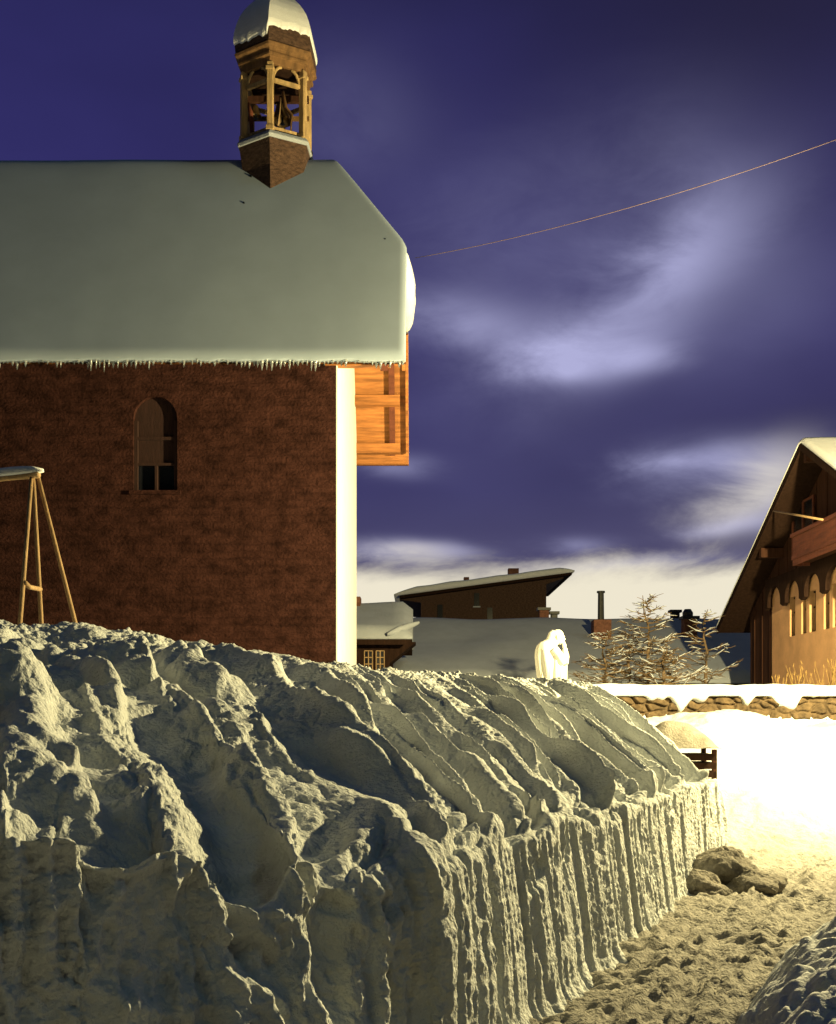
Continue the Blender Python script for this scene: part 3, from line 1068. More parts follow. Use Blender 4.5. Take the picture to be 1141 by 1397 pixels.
    for i in range(26):
        q = i / 25
        row = []
        for k in range(6):
            for j in range(nf):
                t = j / nf
                zlo = 14.47 + .05 * float(pn(k * 5 + t * 7, 1.5)) + .03 * float(pn(k * 5 + t * 22, 6.5)) + (.0 if k in (0, 1) else -.06) - (.10 if k == 5 else 0)
                z_ = zlo + (15.55 - zlo) * q
                R = float(np.interp(z_, [p[0] for p in prof], [p[1] for p in prof])) + .05 * min(1, q * 9)**.5 + .004
                a_, b_ = hexv(R, k, z_), hexv(R, k + 1, z_)
                row.append(a_.lerp(b_, t))
        rows.append(row)
    MB().loft(rows).build('snow_cap', M['snow'], tur)
    # finial above the frame
    MB().tube([(cx, cy, 15.10), (cx, cy, 15.80)], .025, 8).build('finial', M['iron'], tur)
    # bells on a headstock
    MB().bar((cx - .62, cy - .05, 13.20), (cx + .62, cy - .05, 13.20), .09, .11).build('headstock', M['brown_wood'], tur)
    MB().bar((cx - .60, cy + .2, 12.98), (cx + .60, cy + .2, 12.98), .06, .07).build('headstock', M['turret_wood'], tur)

    def bell(x, y, zt, R):
        pr = [(0, .02), (.02, .30), (.10, .46), (.35, .56), (.62, .68), (.82, .86), (.95, 1.0), (1.0, 1.0)]
        rings = [[(x + R * r_ * math.cos(q), y + R * r_ * math.sin(q), zt - 1.75 * R * z_) for q in np.linspace(0, 2 * math.pi, 20, endpoint=False)] for z_, r_ in pr]
        MB().loft(rings, cap=False).build('bell', M['copper'], tur, True)
        mb = MB().tube([(x, y, zt - .2 * R), (x + .02, y, zt - 1.6 * R), (x + .02, y, zt - 1.95 * R)], [.018, .022, .05], 8)
        mb.build('clapper', M['iron'], tur, True)
    bell(cx + .10, cy - .05, 13.13, .20)
    bell(cx - .40, cy - .0, 13.13, .13)
    MB().tube([(cx + .12, cy - .3, 13.10), (cx + .10, cy - .3, 12.80), (cx + .02, cy - .28, 12.32)], .012, 6).build('bell_rope', M['pole_wood'], tur, True)
    mb = MB().tube([(cx + .16, cy - .3, 13.22), (cx + .22, cy - .32, 12.90), (cx + .33, cy - .34, 12.75), (cx + .31, cy - .34, 12.36)], [.03, .035, .035, .03], 7)
    mb.build('bell_lever', M['turret_wood'], tur, True)
    mb = MB().tube([(cx - .52, cy - .12, 13.10), (cx - .46, cy - .16, 12.90), (cx - .42, cy - .2, 12.36)], [.03, .045, .035], 7)
    mb.build('bell_lever', M['red_wood'], tur, True)
    return root


chapel()


# ------------------------------------------------------------------ swing frame in the chapel yard
def swing():
    d = 10.0
    top = P(46, 648, d)
    c = Vector((top.x - .6, d, 1.35))
    t = thing('swing_frame', c, 'wooden swing frame with splayed legs and snow along its top bar, before the chapel wall', 'swing frame')

    def down(px0, py0, px1, py1, d0, d1):
        a, b = P(px0, py0, d0), P(px1, py1, d1)
        k = (1.30 - a.z) / (b.z - a.z)
        return a, a + (b - a) * k
    for q in ((43, 648, 27, 850, 10, 9.7), (45, 648, 56, 850, 10.03, 10.2), (52, 652, 103, 852, 10.05, 10.7)):
        a, b = down(*q)
        MB().tube([a, a.lerp(b, .5), b], [.018, .021, .022], 10).build('leg', M['pole_wood'], t, True)
    MB().tube([P(34, 795, 9.77), P(40, 801, 9.95), P(55, 804, 10.15)], .022, 8).build('brace', M['pole_wood'], t, True)
    e = Vector((top.x - 2.6, 10.9, top.z + .0))
    MB().tube([top + Vector((.05, -.02, 0)), e], .032, 10).build('top_bar', M['pole_wood'], t, True)
    for k in range(2):
        b_ = Vector((e.x + .1 - .35 * k, e.y + .4 * (2 * k - 1), 1.3))
        MB().tube([e + Vector((.15, 0, 0)), b_], .034, 10).build('leg', M['pole_wood'], t, True)
    rings = []
    n = 26
    for i in range(n):
        q = i / (n - 1)
        p = (top + Vector((.09, -.02, .030))).lerp(e, q)
        r = .075 * min(1, (q * 14 + .12))**.5 * (1 + .25 * float(pn(q * 9, 3)))
        rings.append([(p.x, p.y + r * 1.0 * math.cos(a), p.z + (r * .9 if math.sin(a) > 0 else r * .35) * math.sin(a)) for a in np.linspace(0, 2 * math.pi, 12, endpoint=False)])
    MB().loft(rings).build('snow_cap', M['snow'], t, True)


swing()


# ------------------------------------------------------------------ chalet on the right
def chalet():
    XR, XW = 8.0, 8.6
    YA, ZA = 22.9, 7.28
    YF, ZF = 29.3, 3.94
    k = (ZA - ZF) / (YF - YA)
    YN = 2 * YA - YF
    root = thing('chalet', (XW + 4, YA, 2.0), 'dark timber chalet with ochre plaster ground floor, arcaded beam and red balcony', 'chalet')

    def rz_(y):
        return ZA - k * abs(y - YA)
    XE = 22
    # timber gable wall
    yf, yn = 28.45, 17.4
    zs = 4.72
    poly = [(XW, yf, 1.6), (XW, 26.62, 1.6), (XW, 26.62, zs), (XW, yn, zs), (XW, yn, rz_(yn) - .2), (XW, YA, ZA - .2), (XW, yf, rz_(yf) - .2)]
    w = MB().prism(poly, (.25, 0, 0)).build('wall', M['brown_wood'], root)
    w['label'] = 'dark board gable wall'
    yy = 17.5
    while yy < yf:
        z0 = zs + .0 if yy < 26.6 else 1.6
        MB().span(XW - .02, XW - .002, yy, yy + .045, z0, rz_(yy) - .24).build('batten', M['brown_wood'], root)
        yy += .62
    # plaster ground floor with narrow window openings
    wins = [(25.34, 24.98), (24.58, 24.26), (24.07, 23.68), (23.22, 22.90), (22.72, 22.36), (21.9, 21.55), (21.3, 20.95), (20.4, 20.05)]
    zb, zt = 3.40, 4.30
    b = MB()
    ys = [26.62] + [v for p in wins for v in p] + [yn]
    for i in range(0, len(ys), 2):
        b.span(XW - .03, XW + .3, ys[i + 1], ys[i], 1.6, zs)
    for y1, y0 in wins:
        b.span(XW - .03, XW + .3, y0, y1, 1.6, zb)
        b.span(XW - .03, XW + .3, y0, y1, zt, zs)
    pw = b.build('wall', M['ochre_plaster'], root)
    pw['label'] = 'ochre plastered ground floor wall'
    for y1, y0 in wins:
        wn = MB().span(XW + .10, XW + .13, y0, y1, zb, zt).build('window', M['glass'], root)
        f = MB()
        for z in (zb + .02, zt - .02, (zb + zt) / 2 + .1):
            f.span(XW + .06, XW + .10, y0, y1, z - .02, z + .02)
        f.span(XW + .05, XW + .10, (y0 + y1) / 2 - .014, (y0 + y1) / 2 + .014, zb, zt)
        f.build('frame', M['brown_wood'], wn)
    # other walls
    MB().span(XW + .3, XE - .5, yn, yn + .3, 1.6, rz_(yn) - .2).build('wall', M['ochre_plaster'], root)
    MB().span(XW + .3, XE - .5, yf - .3, yf, 1.6, rz_(yf) - .2).build('wall', M['brown_wood'], root)
    # arcaded beam
    cs = [26.10 - 1.26 * i for i in range(7)]
    zt2, zsp = 4.86, 4.28
    for c in cs:
        hw, r = .63, .46
        n = 14
        poly = [(XW - .16, c + hw, zt2), (XW - .16, c + hw, zsp - .12), (XW - .16, c + r + .04, zsp - .12)]
        poly += [(XW - .16, c + r * math.cos(math.pi * i / n), zsp + .36 * math.sin(math.pi * i / n)) for i in range(n + 1)]
        poly += [(XW - .16, c - r - .04, zsp - .12), (XW - .16, c - hw, zsp - .12), (XW - .16, c - hw, zt2)]
        # triangulated strips so the arch stays open
        mb = MB()
        arch = [(c + r * math.cos(math.pi * i / n), zsp + .36 * math.sin(math.pi * i / n)) for i in range(n + 1)]
        for (ya, za), (yb, zb_) in zip(arch[:-1], arch[1:]):
            mb.prism([(XW - .16, ya, za), (XW - .16, yb, zb_), (XW - .16, yb, zt2), (XW - .16, ya, zt2)], (.10, 0, 0))
        for sg in (1, -1):
            y_a, y_b = c + sg * r, c + sg * (hw - .002)
            mb.prism([(XW - .16, y_a, zsp - .10), (XW - .16, y_b, zsp - .16), (XW - .16, y_b, zt2), (XW - .16, y_a, zt2)], (.10, 0, 0))
        mb.build('arcade_beam', M['black_wood'], root)
    # balcony
    yb1 = 23.65
    xb = 8.06
    bal = MB().span(xb, XW - .03, yn, yb1, 4.87, 4.97).build('balcony', M['brown_wood'], root)
    b = MB()
    yy = yn
    while yy < yb1 - .02:
        b.span(xb - .002, xb + .03, yy, min(yy + .155, yb1), 4.80, 5.40)
        yy += .165
    for i in range(3):
        b.span(xb + .05 + .165 * i, xb + .2 + .165 * i, yb1 - .03, yb1, 4.80, 5.40)
    b.build('railing', M['red_wood'], bal)
    b = MB()
    b.span(xb - .05, xb + .06, yn, yb1 + .03, 5.41, 5.48)
    b.span(xb + .0601, XW - .03, yb1 - .05, yb1 + .03, 5.41, 5.48)
    b.span(xb - .03, xb - .003, yn, yb1, 4.92, 5.0)
    b.build('handrail', M['red_wood'], bal)
    # doorway behind the balcony and leaning poles
    wn = MB().span(XW - .045, XW - .024, 23.75, 25.05, 5.15, 6.35).build('window', M['glass'], root)
    b = MB()
    for ya in (23.72, 24.36, 25.03):
        b.span(XW - .075, XW - .046, ya, ya + .06, 5.15, 6.35)
    b.span(XW - .074, XW - .0465, 23.78, 25.03, 6.30, 6.35)
    b.build('frame', M['red_wood'], wn)
    a_, b_ = P(1055, 697, 24.7), P(1122, 709, 21.7)
    MB().tube([a_, b_], .022, 8).build('drying_pole', M['pole_wood'], root, True)
    # roof and snow
    th = .16

    def slab(x0, x1, dz, t_, ext=0.0):
        mb = MB()
        ya, yb, yc = YN - ext, YA, YF + ext
        za = ZA + dz
        ze = ZA - k * (YA - ya) + dz
        sec = [(ya, ze), (yb, za), (yc, ze), (yc, ze - t_), (yb, za - t_ * 1.1), (ya, ze - t_)]
        mb.prism([(x0, y, z) for y, z in sec], (x1 - x0, 0, 0))
        return mb
    rf = slab(XR, XE, 0, th).build('roof', M['black_wood'], root)
    # snow blanket as a height field
    xs = np.concatenate([np.linspace(XR - .052, XR + .4, 10)[:-1], np.linspace(XR + .4, XE, 60)])
    ys_ = np.linspace(YN - .05, YF + .05, 90)
    Xg, Yg = np.meshgrid(xs, ys_)
    zz = ZA - k * (np.sqrt((Yg - YA)**2 + .004) - .06)
    e_ = np.minimum(np.minimum(Xg - XR + .07, Yg - YN + .05), YF + .05 - Yg)
    tp = zz + .12 * (1 - np.clip(1 - e_ / .1, 0, 1)**2) * (.9 + .3 * pn(Xg * .4, Yg * .4)) - .02 - .05 * sstep(YA - .2, YA + 2.5, Yg)
    bt = ZA - k * np.abs(Yg - YA) + .004
    n_ = Xg.size
    f = grid_faces(*Xg.shape)
    nr, nc = Xg.shape
    per = np.concatenate([np.arange(nc), np.arange(1, nr) * nc + nc - 1, (nr - 1) * nc + np.arange(nc - 2, -1, -1), np.arange(nr - 2, 0, -1) * nc])
    q = np.stack([per, np.roll(per, -1), np.roll(per, -1) + n_, per + n_], -1)
    V = np.concatenate([np.stack([Xg, Yg, np.maximum(tp, bt + .02)], -1).reshape(-1, 3), np.stack([Xg, Yg, bt], -1).reshape(-1, 3)])
    link_mesh('snow_cover', V, np.concatenate([f, f[:, ::-1] + n_, q[:, ::-1]]), M['snow'], rf, True)
    for y0, y1 in ((YN, YA - .001), (YA + .001, YF)):
        mb = MB().prism([(XR - .04, y0, rz_(y0) - .18), (XR - .04, y1, rz_(y1) - .18), (XR - .04, y1, rz_(y1) + .03), (XR - .04, y0, rz_(y0) + .03)], (.038, 0, 0))
        mb.build('barge_board', M['black_wood'], rf)
    for y in (YA, YA + 3, YA - 3):
        MB().span(XR + .06, XW, y - .08, y + .08, rz_(y) - .42, rz_(y) - .2).build('purlin', M['brown_wood'], root)


chalet()


# ------------------------------------------------------------------ buildings behind
def gable_house(name, label, x0, x1, yf, yr, zb, ze, zr, wallm, snowm, over=.5, thick=.35, wave=.08, side_over=.5):
    """ridge along X; front eave at yf"""
    root = thing(name, ((x0 + x1) / 2, (yf + yr) / 2, zb), label, 'house')
    ym = (yf + yr) / 2
    pitch = (zr - ze) / (ym - yf)
    ya, yb = yf + over, yr - over
    za = ze + pitch * over - thick
    poly = [(x0, ya, zb), (x0, yb, zb), (x0, yb, za), (x0, ym, zr - thick - .05), (x0, ya, za)]
    MB().prism(poly, (x1 - x0, 0, 0)).build('wall', wallm, root)
    X0, X1 = x0 - side_over, x1 + side_over
    sec = [(X0, yf, ze - thick * .6), (X0, ym, zr - thick * .6), (X0, yr, ze - thick * .6), (X0, yr, ze - thick), (X0, ym, zr - thick), (X0, yf, ze - thick)]
    rf = MB().prism(sec, (X1 - X0, 0, 0)).build('roof', M['black_wood'], root)
    xs = np.linspace(X0 - .03, X1 + .03, max(24, int((X1 - X0) / .25)))
    ys = np.linspace(yf - .03, yr + .03, 48)
    Xg, Yg = np.meshgrid(xs, ys)
    zz = zr - pitch * (np.sqrt((Yg - ym)**2 + .04) - .14)
    e_ = np.minimum(np.minimum(Xg - X0, X1 - Xg), np.minimum(Yg - yf, yr - Yg)) + .03
    tp = zz + wave * pn(Xg * .45 + x0, Yg * .45) - .2 * np.clip(1 - e_ / .25, 0, 1)**2
    bt = zr - pitch * np.abs(Yg - ym) - thick * .6 + .004
    n_ = Xg.size
    nr, nc = Xg.shape
    f = grid_faces(nr, nc)
    per = np.concatenate([np.arange(nc), np.arange(1, nr) * nc + nc - 1, (nr - 1) * nc + np.arange(nc - 2, -1, -1), np.arange(nr - 2, 0, -1) * nc])
    q = np.stack([per, np.roll(per, -1), np.roll(per, -1) + n_, per + n_], -1)
    V = np.concatenate([np.stack([Xg, Yg, np.maximum(tp, bt + .02)], -1).reshape(-1, 3), np.stack([Xg, Yg, bt], -1).reshape(-1, 3)])
    link_mesh('snow_cover', V, np.concatenate([f, f[:, ::-1] + n_, q[:, ::-1]]), snowm, rf, True)
    return root, rf


def long_house():
    yf, yr = 31.0, 43.0
    ym = 37
    zr = EYE + (975 - 843) / 1500 * ym
    ze = EYE + (975 - 922) / 1500 * yf
    x0 = (528 - 570) / 1500 * yf + .5
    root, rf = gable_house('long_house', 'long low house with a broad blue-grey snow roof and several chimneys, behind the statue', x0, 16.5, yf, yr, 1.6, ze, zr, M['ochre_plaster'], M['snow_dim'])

    def chim(px0, px1, pyt, pyb, y, m, flue=None, cap=True):
        a, b = P(px0, pyb, y), P(px1, pyt, y)
        w = b.x - a.x
        ch = bevel(MB().span(a.x, b.x, y - w / 2, y + w / 2, a.z - .6, b.z).build('chimney', m, root), .02)
        if flue:
            f0, f1, ft = flue
            p, q = P(f0, pyt, y), P(f1, ft, y)
            r_ = (q.x - p.x) / 2
            MB().tube([(p.x + r_, y, p.z - .02), (p.x + r_, y, q.z)], [r_, r_ * .9], 12).build('flue', M['iron'], ch)
            MB().tube([(p.x + r_, y, q.z), (p.x + r_, y, q.z + .06)], r_ * 1.25, 12).build('flue_cap', M['iron'], ch)
        elif cap:
            MB().span(a.x - .06, b.x + .06, y - w / 2 - .06, y + w / 2 + .06, b.z, b.z + .09).build('cap', M['iron'], ch)
        return ch
    chim(808, 832, 846, 880, 34.6, M['brick'], (815, 824, 809))
    c2 = chim(931, 949, 845, 885, 34.6, M['brick'], None)
    p = P(938, 838, 34.6)
    MB().tube([(p.x, 34.6, p.z - .3), (p.x, 34.6, p.z + .05), (p.x, 34.6, p.z + .16)], [.16, .17, .10], 10).build('flue', M['iron'], c2)
    chim(915, 926, 836, 860, 37.2, M['iron'])
    chim(735, 748, 833, 860, 37.5, M['brick'])
    chim(751, 760, 838, 860, 37.6, M['iron'])


long_house()


def barn():
    yf, yr = 27.0, 32.0
    ym = 29.5
    zr = EYE + (975 - 822) / 1500 * ym
    ze = EYE + (975 - 860) / 1500 * yf
    x1 = P(531, 0, yf + .5).x
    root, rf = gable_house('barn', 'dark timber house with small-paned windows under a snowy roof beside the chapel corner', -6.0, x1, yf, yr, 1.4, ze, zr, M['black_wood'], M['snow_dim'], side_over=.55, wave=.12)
    y = yf + .5
    # bracket under the overhanging end
    a = P(531, 905, y)
    MB().prism([(a.x, y + .02, a.z), (a.x + .66, y + .02, ze - .25), (a.x, y + .02, ze - .25)], (0, 1.4, 0)).build('bracket', M['black_wood'], root)
    for px0, px1 in ((497, 508), (513, 524)):
        p, q = P(px0, 915, y), P(px1, 888, y)
        wn = MB().span(p.x, q.x, y - .02, y - .003, p.z, q.z).build('window', M['glass'], root)
        f = MB()
        w_, h_ = q.x - p.x, q.z - p.z
        for i in range(3):
            xx = p.x + w_ * i / 2
            f.span(xx - .012, xx + .012, y - .045, y - .021, p.z, q.z)
        for i in range(4):
            zz = p.z + h_ * i / 3
            f.span(p.x, q.x, y - .044, y - .0205, zz - .012, zz + .012)
        f.build('frame', M['pole_wood'], wn)
    p = P(492, 818, 29.4)
    MB().span(p.x - .35, p.x, 29.1, 29.7, p.z - 1.2, p.z + .05).build('chimney', M['brick'], root)
    # clump of snow slipping off the eave
    rings = []
    for i in range(12):
        q = i / 11
        c = P(528, 862, yf - .05).lerp(P(572, 846, yf + .5), q)
        r_ = .03 + .08 * math.sin(math.pi * (q * .9 + .08)) * (1 + .3 * float(pn(q * 5, 2)))
        rings.append([(c.x, c.y + r_ * math.cos(a_), c.z - .06 + r_ * .9 * math.sin(a_)) for a_ in np.linspace(0, 2 * math.pi, 12, endpoint=False)])
    MB().loft(rings).build('snow_clump', M['snow_dim'], rf, True)


barn()


def mono_house():
    y = 50.0
    y2 = 58
    root = thing('timber_house', P(660, 900, y + 3), 'dark shingled house with a single sloping snow roof rising to the right, farthest back', 'house')
    a, b = P(574, 822, y), P(745, 797, y)
    poly = [(a.x, y, 1.5), (b.x, y, 1.5), (b.x, y, P(0, 797, y).z), (P(768, 0, y).x, y, P(0, 789, y).z), (P(770, 0, y).x, y, P(0, 785, y).z), (P(545, 0, y).x, y, P(0, 818, y).z), (a.x, y, P(0, 822, y).z)]
    MB().prism(poly, (0, y2 - y, 0)).build('wall', M['shingle'], root)
    # roof edge and snow
    e0, e1 = P(545, 818, y), P(778, 786, y)
    rf = MB().prism([(e0.x, y - .5, e0.z), (e1.x, y - .5, e1.z), (e1.x, y - .5, e1.z + .12), (e0.x, y - .5, e0.z + .12)], (0, y2 - y + 1, 0)).build('roof', M['black_wood'], root)
    rings = []
    n = 40
    for i in range(n):
        q = i / (n - 1)
        x = e0.x - .25 + (e1.x - e0.x + .35) * q
        z = e0.z + (e1.z - e0.z) * q + .125
        t = (.30 + .04 * float(pn(q * 8, 4.0))) * min(1, q * 7 + .1)**.6 * min(1, (1 - q) * 12 + .15)**.6
        rings.append([(x, y - .60, z), (x, y - .62, z + t * .7), (x, y - .4, z + t), (x, y2 + .4, z + t), (x, y2 + .6, z + t * .6), (x, y2 + .6, z)])
    MB().loft(rings).build('snow_cover', M['snow'], rf, True)
    for px, py, w in ((636, 795, .25), (700, 783, .5)):
        p = P(px, py, y + 3)
        MB().span(p.x - w / 2, p.x + w / 2, y + 2.8, y + 3.3, p.z - 1.2, p.z + .25).build('chimney', M['brick'], root)
    for px, py in ((650, 818), (668, 838), (600, 834)):
        p = P(px, py, y)
        wn = MB().span(p.x - .12, p.x + .12, y - .04, y - .002, p.z - .3, p.z + .3).build('window', M['glass'], root)
        MB().span(p.x - .17, p.x + .17, y - .06, y - .041, p.z - .36, p.z - .3).build('sill', M['snow_dim'], wn)


mono_house()


# ------------------------------------------------------------------ low stone wall
def stone_wall():
    y = 20.0
    x0, x1 = 2.6, 13.0
    root = thing('stone_wall', ((x0 + x1) / 2, y + .25, 1.3), 'low rubble stone wall under a thick white ribbon of snow below the chalet', 'wall')
    b = MB()
    b.span(x0, x1, y + .09, y + .5, 1.0, 1.96)
    b.build('core', M['stone'], root)
    gxs, gzs = np.linspace(x0, x1, 700), np.linspace(1.1, 1.97, 60)
    GXs, GZs = np.meshgrid(gxs, gzs)
    wxs = GXs + .05 * pn(GXs * 5, GZs * 5, 2)
    wzs = GZs + .04 * pn(GXs * 5, GZs * 5, 7)
    r4 = np.random.default_rng(4)
    cell = np.array([.30, .15])
    f1 = np.full(GXs.shape, 9.0)
    f2 = f1.copy()
    hid = np.zeros(GXs.shape)
    ci, cj = np.floor(wxs / cell[0]).astype(int), np.floor(wzs / cell[1]).astype(int)
    jit = r4.random((64, 64, 3))
    for di in (-1, 0, 1):
        for dj in (-1, 0, 1):
            J = jit[(ci + di) % 64, (cj + dj) % 64]
            dd = np.hypot((ci + di + J[..., 0] * .8 + .1) - wxs / cell[0], (cj + dj + J[..., 1] * .8 + .1) - wzs / cell[1])
            near = dd < f1
            f2 = np.where(near, f1, np.minimum(f2, dd))
            hid = np.where(near, J[..., 2], hid)
            f1 = np.where(near, dd, f1)
    face = .03 + .07 * sstep(.02, .28, f2 - f1) * (.5 + .8 * hid) + .02 * pn(GXs * 9, GZs * 9, 3)
    b = MB()
    link_mesh('stones', np.stack([GXs, y + .10 - face, GZs], -1).reshape(-1, 3), grid_faces(*GXs.shape), M['stone'], root, True)
    n1, n2 = 260, 20
    xs = np.linspace(x0 - .1, x1 + .1, n1)
    ph = np.linspace(0, 2 * math.pi, n2, endpoint=False)
    rings = []
    for x in xs:
        w = .36 + .03 * float(pn(x * 1.5, 2)) + .02 * float(pn(x * 5, 9))
        h = .20 + .035 * float(pn(x * .7, 5)) + .02 * float(pn(x * 3, 1))
        sag = max(0, float(pn(x * 1.3, 7.7)) * .6 + float(pn(x * 4.1, 2.7)) * .5 + .0) * .65
        ring = []
        for a in ph:
            cy_, cz_ = math.cos(a), math.sin(a)
            zz = 1.955 + max(cz_, 0)**.7 * h if cz_ > 0 else 1.955 + cz_ * (.03 + (sag if cy_ < 0 else 0))
            ring.append((x, y + .27 + w * np.sign(cy_) * abs(cy_)**.7, zz))
        rings.append(ring)
    MB().loft(rings).build('snow_cap', M['snow'], root, True)


stone_wall()


# ------------------------------------------------------------------ statue
def statue():
    d = 19.0
    base = Vector((P(752, 0, d).x, d, 1.38))
    root = thing('statue', base, 'white marble statue of a robed figure with bowed head, chin on hand', 'statue')
    MB().span(base.x - .34, base.x + .34, d - .32, d + .32, 1.30, 1.62).build('plinth', M['stone'], root)
    s = 1.0
    zb = 1.62

    def ring(cx_, cy_, z, rx_, ry_, amp, seed, n=48):
        out = []
        for j in range(n):
            a = 2 * math.pi * j / n
            f = 1 + amp * math.cos(a * 7 + seed) + amp * .6 * math.cos(a * 11 + 1.3 + z)
            out.append((base.x + cx_ + rx_ * f * math.cos(a), base.y + cy_ + ry_ * f * math.sin(a), zb + z))
        return out
    b = MB()
    prof = [(-.005, .0, .235, .22, .07), (.0, .10, .235, .22, .08), (.0, .35, .235, .21, .08), (-.005, .62, .24, .21, .07), (-.02, .82, .255, .215, .05),
            (-.05, .98, .245, .215, .035), (-.08, 1.10, .205, .205, .02), (-.10, 1.18, .15, .16, .01), (-.11, 1.235, .085, .09, .0), (-.11, 1.245, .03, .03, 0)]
    b.loft([ring(c, 0, z, rx_, ry_, am, .4) for c, z, rx_, ry_, am in prof])

    def ball(c, r, n=18):
        rings = []
        for i in range(1, n):
            p = math.pi * i / n - math.pi / 2
            rings.append([(base.x + c[0] + r[0] * math.cos(p) * math.cos(q), base.y + c[1] + r[1] * math.cos(p) * math.sin(q), zb + c[2] + r[2] * math.sin(p)) for q in np.linspace(0, 2 * math.pi, 24, endpoint=False)])
        b.loft(rings)

    def T(pts, rs):
        b.tube([(base.x + x, base.y + y, zb + z) for x, y, z in pts], rs, 14)
    # neck and bowed, hooded head turned to the right
    T([(-.06, 0, 1.16), (.03, -.01, 1.24), (.09, -.02, 1.30)], [.13, .10, .085])
    ball((.105, -.02, 1.335), (.108, .095, .118))       # cranium
    ball((.15, -.025, 1.275), (.072, .07, .085))        # face
    ball((.205, -.03, 1.225), (.03, .03, .03))          # chin
    T([(.205, -.03, 1.315), (.232, -.03, 1.272), (.215, -.03, 1.262)], [.012, .017, .012])   # nose
    T([(.20, -.075, 1.322), (.214, -.03, 1.326), (.20, .015, 1.322)], [.012, .016, .012])    # brow
    ball((.208, -.03, 1.248), (.016, .025, .010))       # mouth
    ball((.10, -.118, 1.31), (.03, .014, .04))          # ear under the hood
    T([(.06, -.03, 1.41), (.02, -.02, 1.36), (-.01, -.01, 1.27), (-.03, 0, 1.12)], [.06, .08, .085, .11])   # hood
    # arm folded up, hand at the chin
    T([(.02, -.17, 1.10), (.12, -.20, .97), (.20, -.16, .86)], [.085, .08, .075])
    T([(.20, -.16, .86), (.235, -.11, .98), (.225, -.06, 1.12)], [.075, .06, .042])
    ball((.218, -.05, 1.165), (.036, .04, .05))
    for i, (dy, L) in enumerate(((-.032, .050), (-.012, .06), (.008, .058), (.026, .046))):
        T([(.222, -.05 + dy, 1.185), (.226, -.048 + dy, 1.185 + L * .6), (.212, -.045 + dy, 1.185 + L)], [.011, .010, .008])
    T([(.20, -.085, 1.16), (.188, -.088, 1.19), (.19, -.08, 1.215)], [.012, .011, .009])
    T([(.02, .17, 1.08), (.14, .16, .93), (.22, .05, .80), (.225, -.06, .80)], [.085, .08, .07, .045])
    # hanging cloak folds
    for y_, x_ in ((-.20, -.05), (-.205, .05), (-.17, .14), (-.12, -.17)):
        T([(x_, y_, .95), (x_ + .01, y_ - .015, .5), (x_, y_ - .01, .02)], [.02, .035, .045])
    T([(.21, -.13, .82), (.22, -.12, .5), (.215, -.08, .02)], [.05, .035, .03])
    o = b.build('figure', M['statue'], root, True)
    rm = o.modifiers.new('remesh', 'REMESH')
    rm.mode = 'VOXEL'
    rm.voxel_size = .0085
    rm.use_smooth_shade = True
    sm = o.modifiers.new('smooth', 'SMOOTH')
    sm.iterations = 3


statue()


# ------------------------------------------------------------------ snowy larches and dry plants
def larch(base, height, spread, nb, seed, label, group='snow-dusted larches before the long house', top=.9):
    R = random.Random(seed)
    root = thing('larch_tree', base, label, 'tree', group)
    base = Vector(base)
    tp = [base + Vector((R.uniform(-.02, .02) * i, 0, height * i / 6)) for i in range(7)]
    tr = MB().tube(tp, [.055 * (1 - .88 * i / 6) for i in range(7)], 8).build('trunk', M['bark'], root, True)
    tw, sn = MB(), MB()

    def snow_on(pts, r0):
        q = [p + Vector((0, 0, r0 * .8)) for p in pts]
        sn.tube(q, [r0 * R.uniform(.6, 1.25) * (1 if 0 < i < len(q) - 1 else .4) for i in range(len(q))], 6)
    for i in range(nb):
        f = .10 + .88 * (i + R.random()) / nb
        z = height * f
        L = spread * (1 - f)**.75 * R.uniform(.65, 1.15) + .08
        az = R.uniform(0, 2 * math.pi)
        d = Vector((math.cos(az), math.sin(az), 0))
        p0 = base + Vector((0, 0, z))
        droop = R.uniform(-.18, .05) * L
        pts = [p0 + d * (L * q) + Vector((R.uniform(-.02, .02), R.uniform(-.02, .02), droop * math.sin(q * math.pi * .8) + .30 * L * q * q)) for q in (0, .25, .5, .75, 1)]
        tw.tube(pts, [.016, .013, .010, .007, .004], 5)
        if R.random() < .62:
            snow_on(pts[1:], .013)
        for k in range(int(4 + L * 12)):
            q = R.uniform(.2, 1)
            j = min(3, int(q * 4))
            s = pts[j].lerp(pts[j + 1], q * 4 - j)
            az2 = az + R.choice((-1, 1)) * R.uniform(.4, 1.1)
            l2 = R.uniform(.10, .28)
            e = s + Vector((math.cos(az2) * l2, math.sin(az2) * l2, R.uniform(-.05, .10)))
            mid_ = s.lerp(e, .5) + Vector((0, 0, R.uniform(-.02, .03)))
            tw.tube([s, mid_, e], [.008, .006, .003], 4)
            if R.random() < .35:
                snow_on([s, mid_, e], .008)
    cr = tw.build('crown', M['twig'], root)
    sn.build('snow', M['snow_dim'], cr, True)


gz = 2.0
larch(P(884, 0, 23.5) * Vector((1, 1, 0)) if False else (P(884, 0, 23.5).x, 23.5, gz), 2.15, 1.15, 46, 3, 'tallest slender larch with snowy branches, middle of the group')
larch((P(826, 0, 23.0).x, 23.0, gz - .1), 1.45, .85, 40, 8, 'bushy snow-laden larch nearest the statue')
larch((P(962, 0, 24.5).x, 24.5, gz), 1.95, .75, 26, 14, 'thin bare-topped larch nearest the chalet')
larch((P(905, 0, 22.3).x, 22.3, gz), 1.0, .95, 30, 21, 'low spreading snowy larch just above the wall, in front of the tallest')
larch((P(858, 0, 24.2).x, 24.2, gz), 1.5, .8, 26, 33, 'mid-height larch between the bushy one and the tallest')


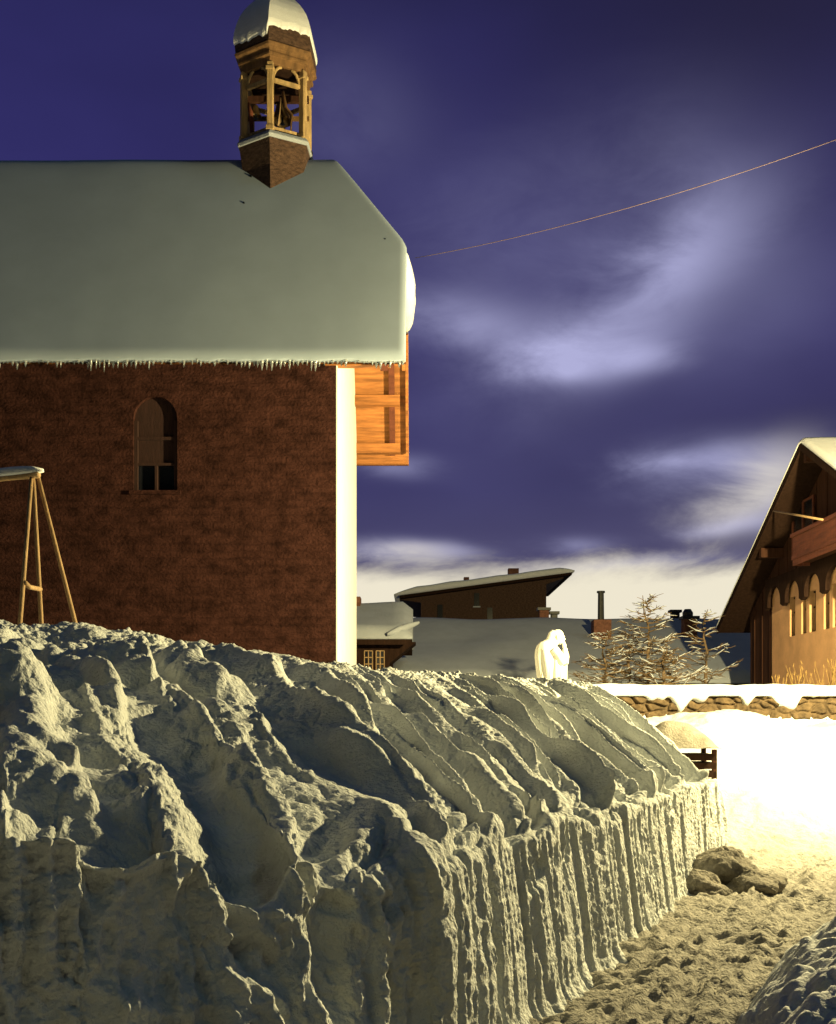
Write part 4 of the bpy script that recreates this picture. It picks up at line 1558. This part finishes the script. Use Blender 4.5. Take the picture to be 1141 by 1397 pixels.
def dry_plants():
    spots = [(1068, .40, 'short tuft of dry stalks in the snow left of the chalet windows'),
             (1088, .62, 'taller tuft of dry stalks below the first narrow chalet window'),
             (1108, .42, 'spreading tuft of dry stalks below the middle chalet windows'),
             (1128, .85, 'tallest tuft of dry stalks at the right below the balcony'),
             (1150, .7, 'tuft of dry stalks farthest right along the chalet wall')]
    R = random.Random(6)
    for px, h, lab in spots:
        d = 21.6
        b0 = Vector((P(px, 0, d).x, d, 1.98))
        mb = MB()
        for i in range(11):
            a = R.uniform(0, 6.28)
            l = h * R.uniform(.5, 1.0)
            o = Vector((R.uniform(-.14, .14), R.uniform(-.12, .12), 0))
            e = b0 + o + Vector((math.cos(a) * l * .28, math.sin(a) * l * .28, l))
            m_ = (b0 + o).lerp(e, .55) + Vector((0, 0, .05 * l))
            mb.tube([b0 + o, m_, e], [.007, .006, .004], 4)
            if R.random() < .6:
                mb.tube([e, e + Vector((R.uniform(-.03, .03), 0, .07))], [.012, .004], 5)
        o = mb.build('dry_plant', M['straw'], None, own=b0)
        tag(o, lab, 'plant', 'dry stalks in the snow before the chalet')


dry_plants()


# ------------------------------------------------------------------ lamp mast and cable
def lamp_mast():
    foot = Vector((8.8, 13.9, .1))
    root = thing('street_lamp', foot, 'tall wooden mast with a bracket lantern lighting the lane, out to the right', 'street lamp')
    MB().tube([foot, foot + Vector((0, 0, 10.6))], [.14, .10], 14).build('pole', M['pole_wood'], root, True)
    top = LAMP + Vector((0, 0, .42))
    MB().tube([foot + Vector((0, 0, 4.3)), top.lerp(foot + Vector((0, 0, 4.9)), .5) + Vector((0, 0, .2)), top], .03, 8).build('arm', M['iron'], root, True)
    rings = [[(LAMP.x + r_ * math.cos(q), LAMP.y + r_ * math.sin(q), LAMP.z + z_) for q in np.linspace(0, 2 * math.pi, 20, endpoint=False)] for z_, r_ in ((.20, .24), (.24, .23), (.34, .10), (.42, .06))]
    MB().loft(rings).build('lamp_shade', M['iron'], root, True)
    rings = [[(LAMP.x + r_ * math.cos(q), LAMP.y + r_ * math.sin(q), LAMP.z + z_) for q in np.linspace(0, 2 * math.pi, 16, endpoint=False)] for z_, r_ in ((.19, .04), (.14, .07), (.08, .085), (.02, .06), (0, .02))]
    MB().loft(rings).build('bulb', M['bulb'], root, True)
    ld = bpy.data.lights.new('lamp_light', 'POINT')
    ld.energy = LAMP_W
    ld.color = LAMP_COL
    ld.shadow_soft_size = .12
    # lantern throw: less straight down, full towards the sides (a photometric curve)
    ld.use_nodes = True
    lt = ld.node_tree
    em = lt.nodes['Emission']
    tc = lt.nodes.new('ShaderNodeTexCoord')
    sx = lt.nodes.new('ShaderNodeSeparateXYZ')
    mr = lt.nodes.new('ShaderNodeMapRange')
    mr.interpolation_type = 'SMOOTHSTEP'
    lt.links.new(tc.outputs['Normal'], sx.inputs[0])
    lt.links.new(sx.outputs['Z'], mr.inputs[0])
    mr.inputs[1].default_value = -.98
    mr.inputs[2].default_value = -.32
    mr.inputs[3].default_value = .60
    mr.inputs[4].default_value = 1.0
    lt.links.new(mr.outputs[0], em.inputs['Strength'])
    lo = bpy.data.objects.new('lamp_light', ld)
    COL.objects.link(lo)
    lo.parent = root
    lo.location = LAMP + Vector((0, 0, -.14)) - foot
    # overhead cable to the chapel
    a = Vector((-.06, 20.9, EYE + (975 - 352) / 1500 * 20.9))
    b = Vector((8.75, 13.9, 10.25))
    pts = [a.lerp(b, i / 30) - Vector((0, 0, .75 * 4 * (i / 30) * (1 - i / 30) * .45)) for i in range(31)]
    o = MB().tube(pts, .0055, 6).build('cable', M['wire'], None, True, own=tuple(a))
    tag(o, 'thin overhead cable sagging across the sky from the chapel gable', 'cable')


lamp_mast()
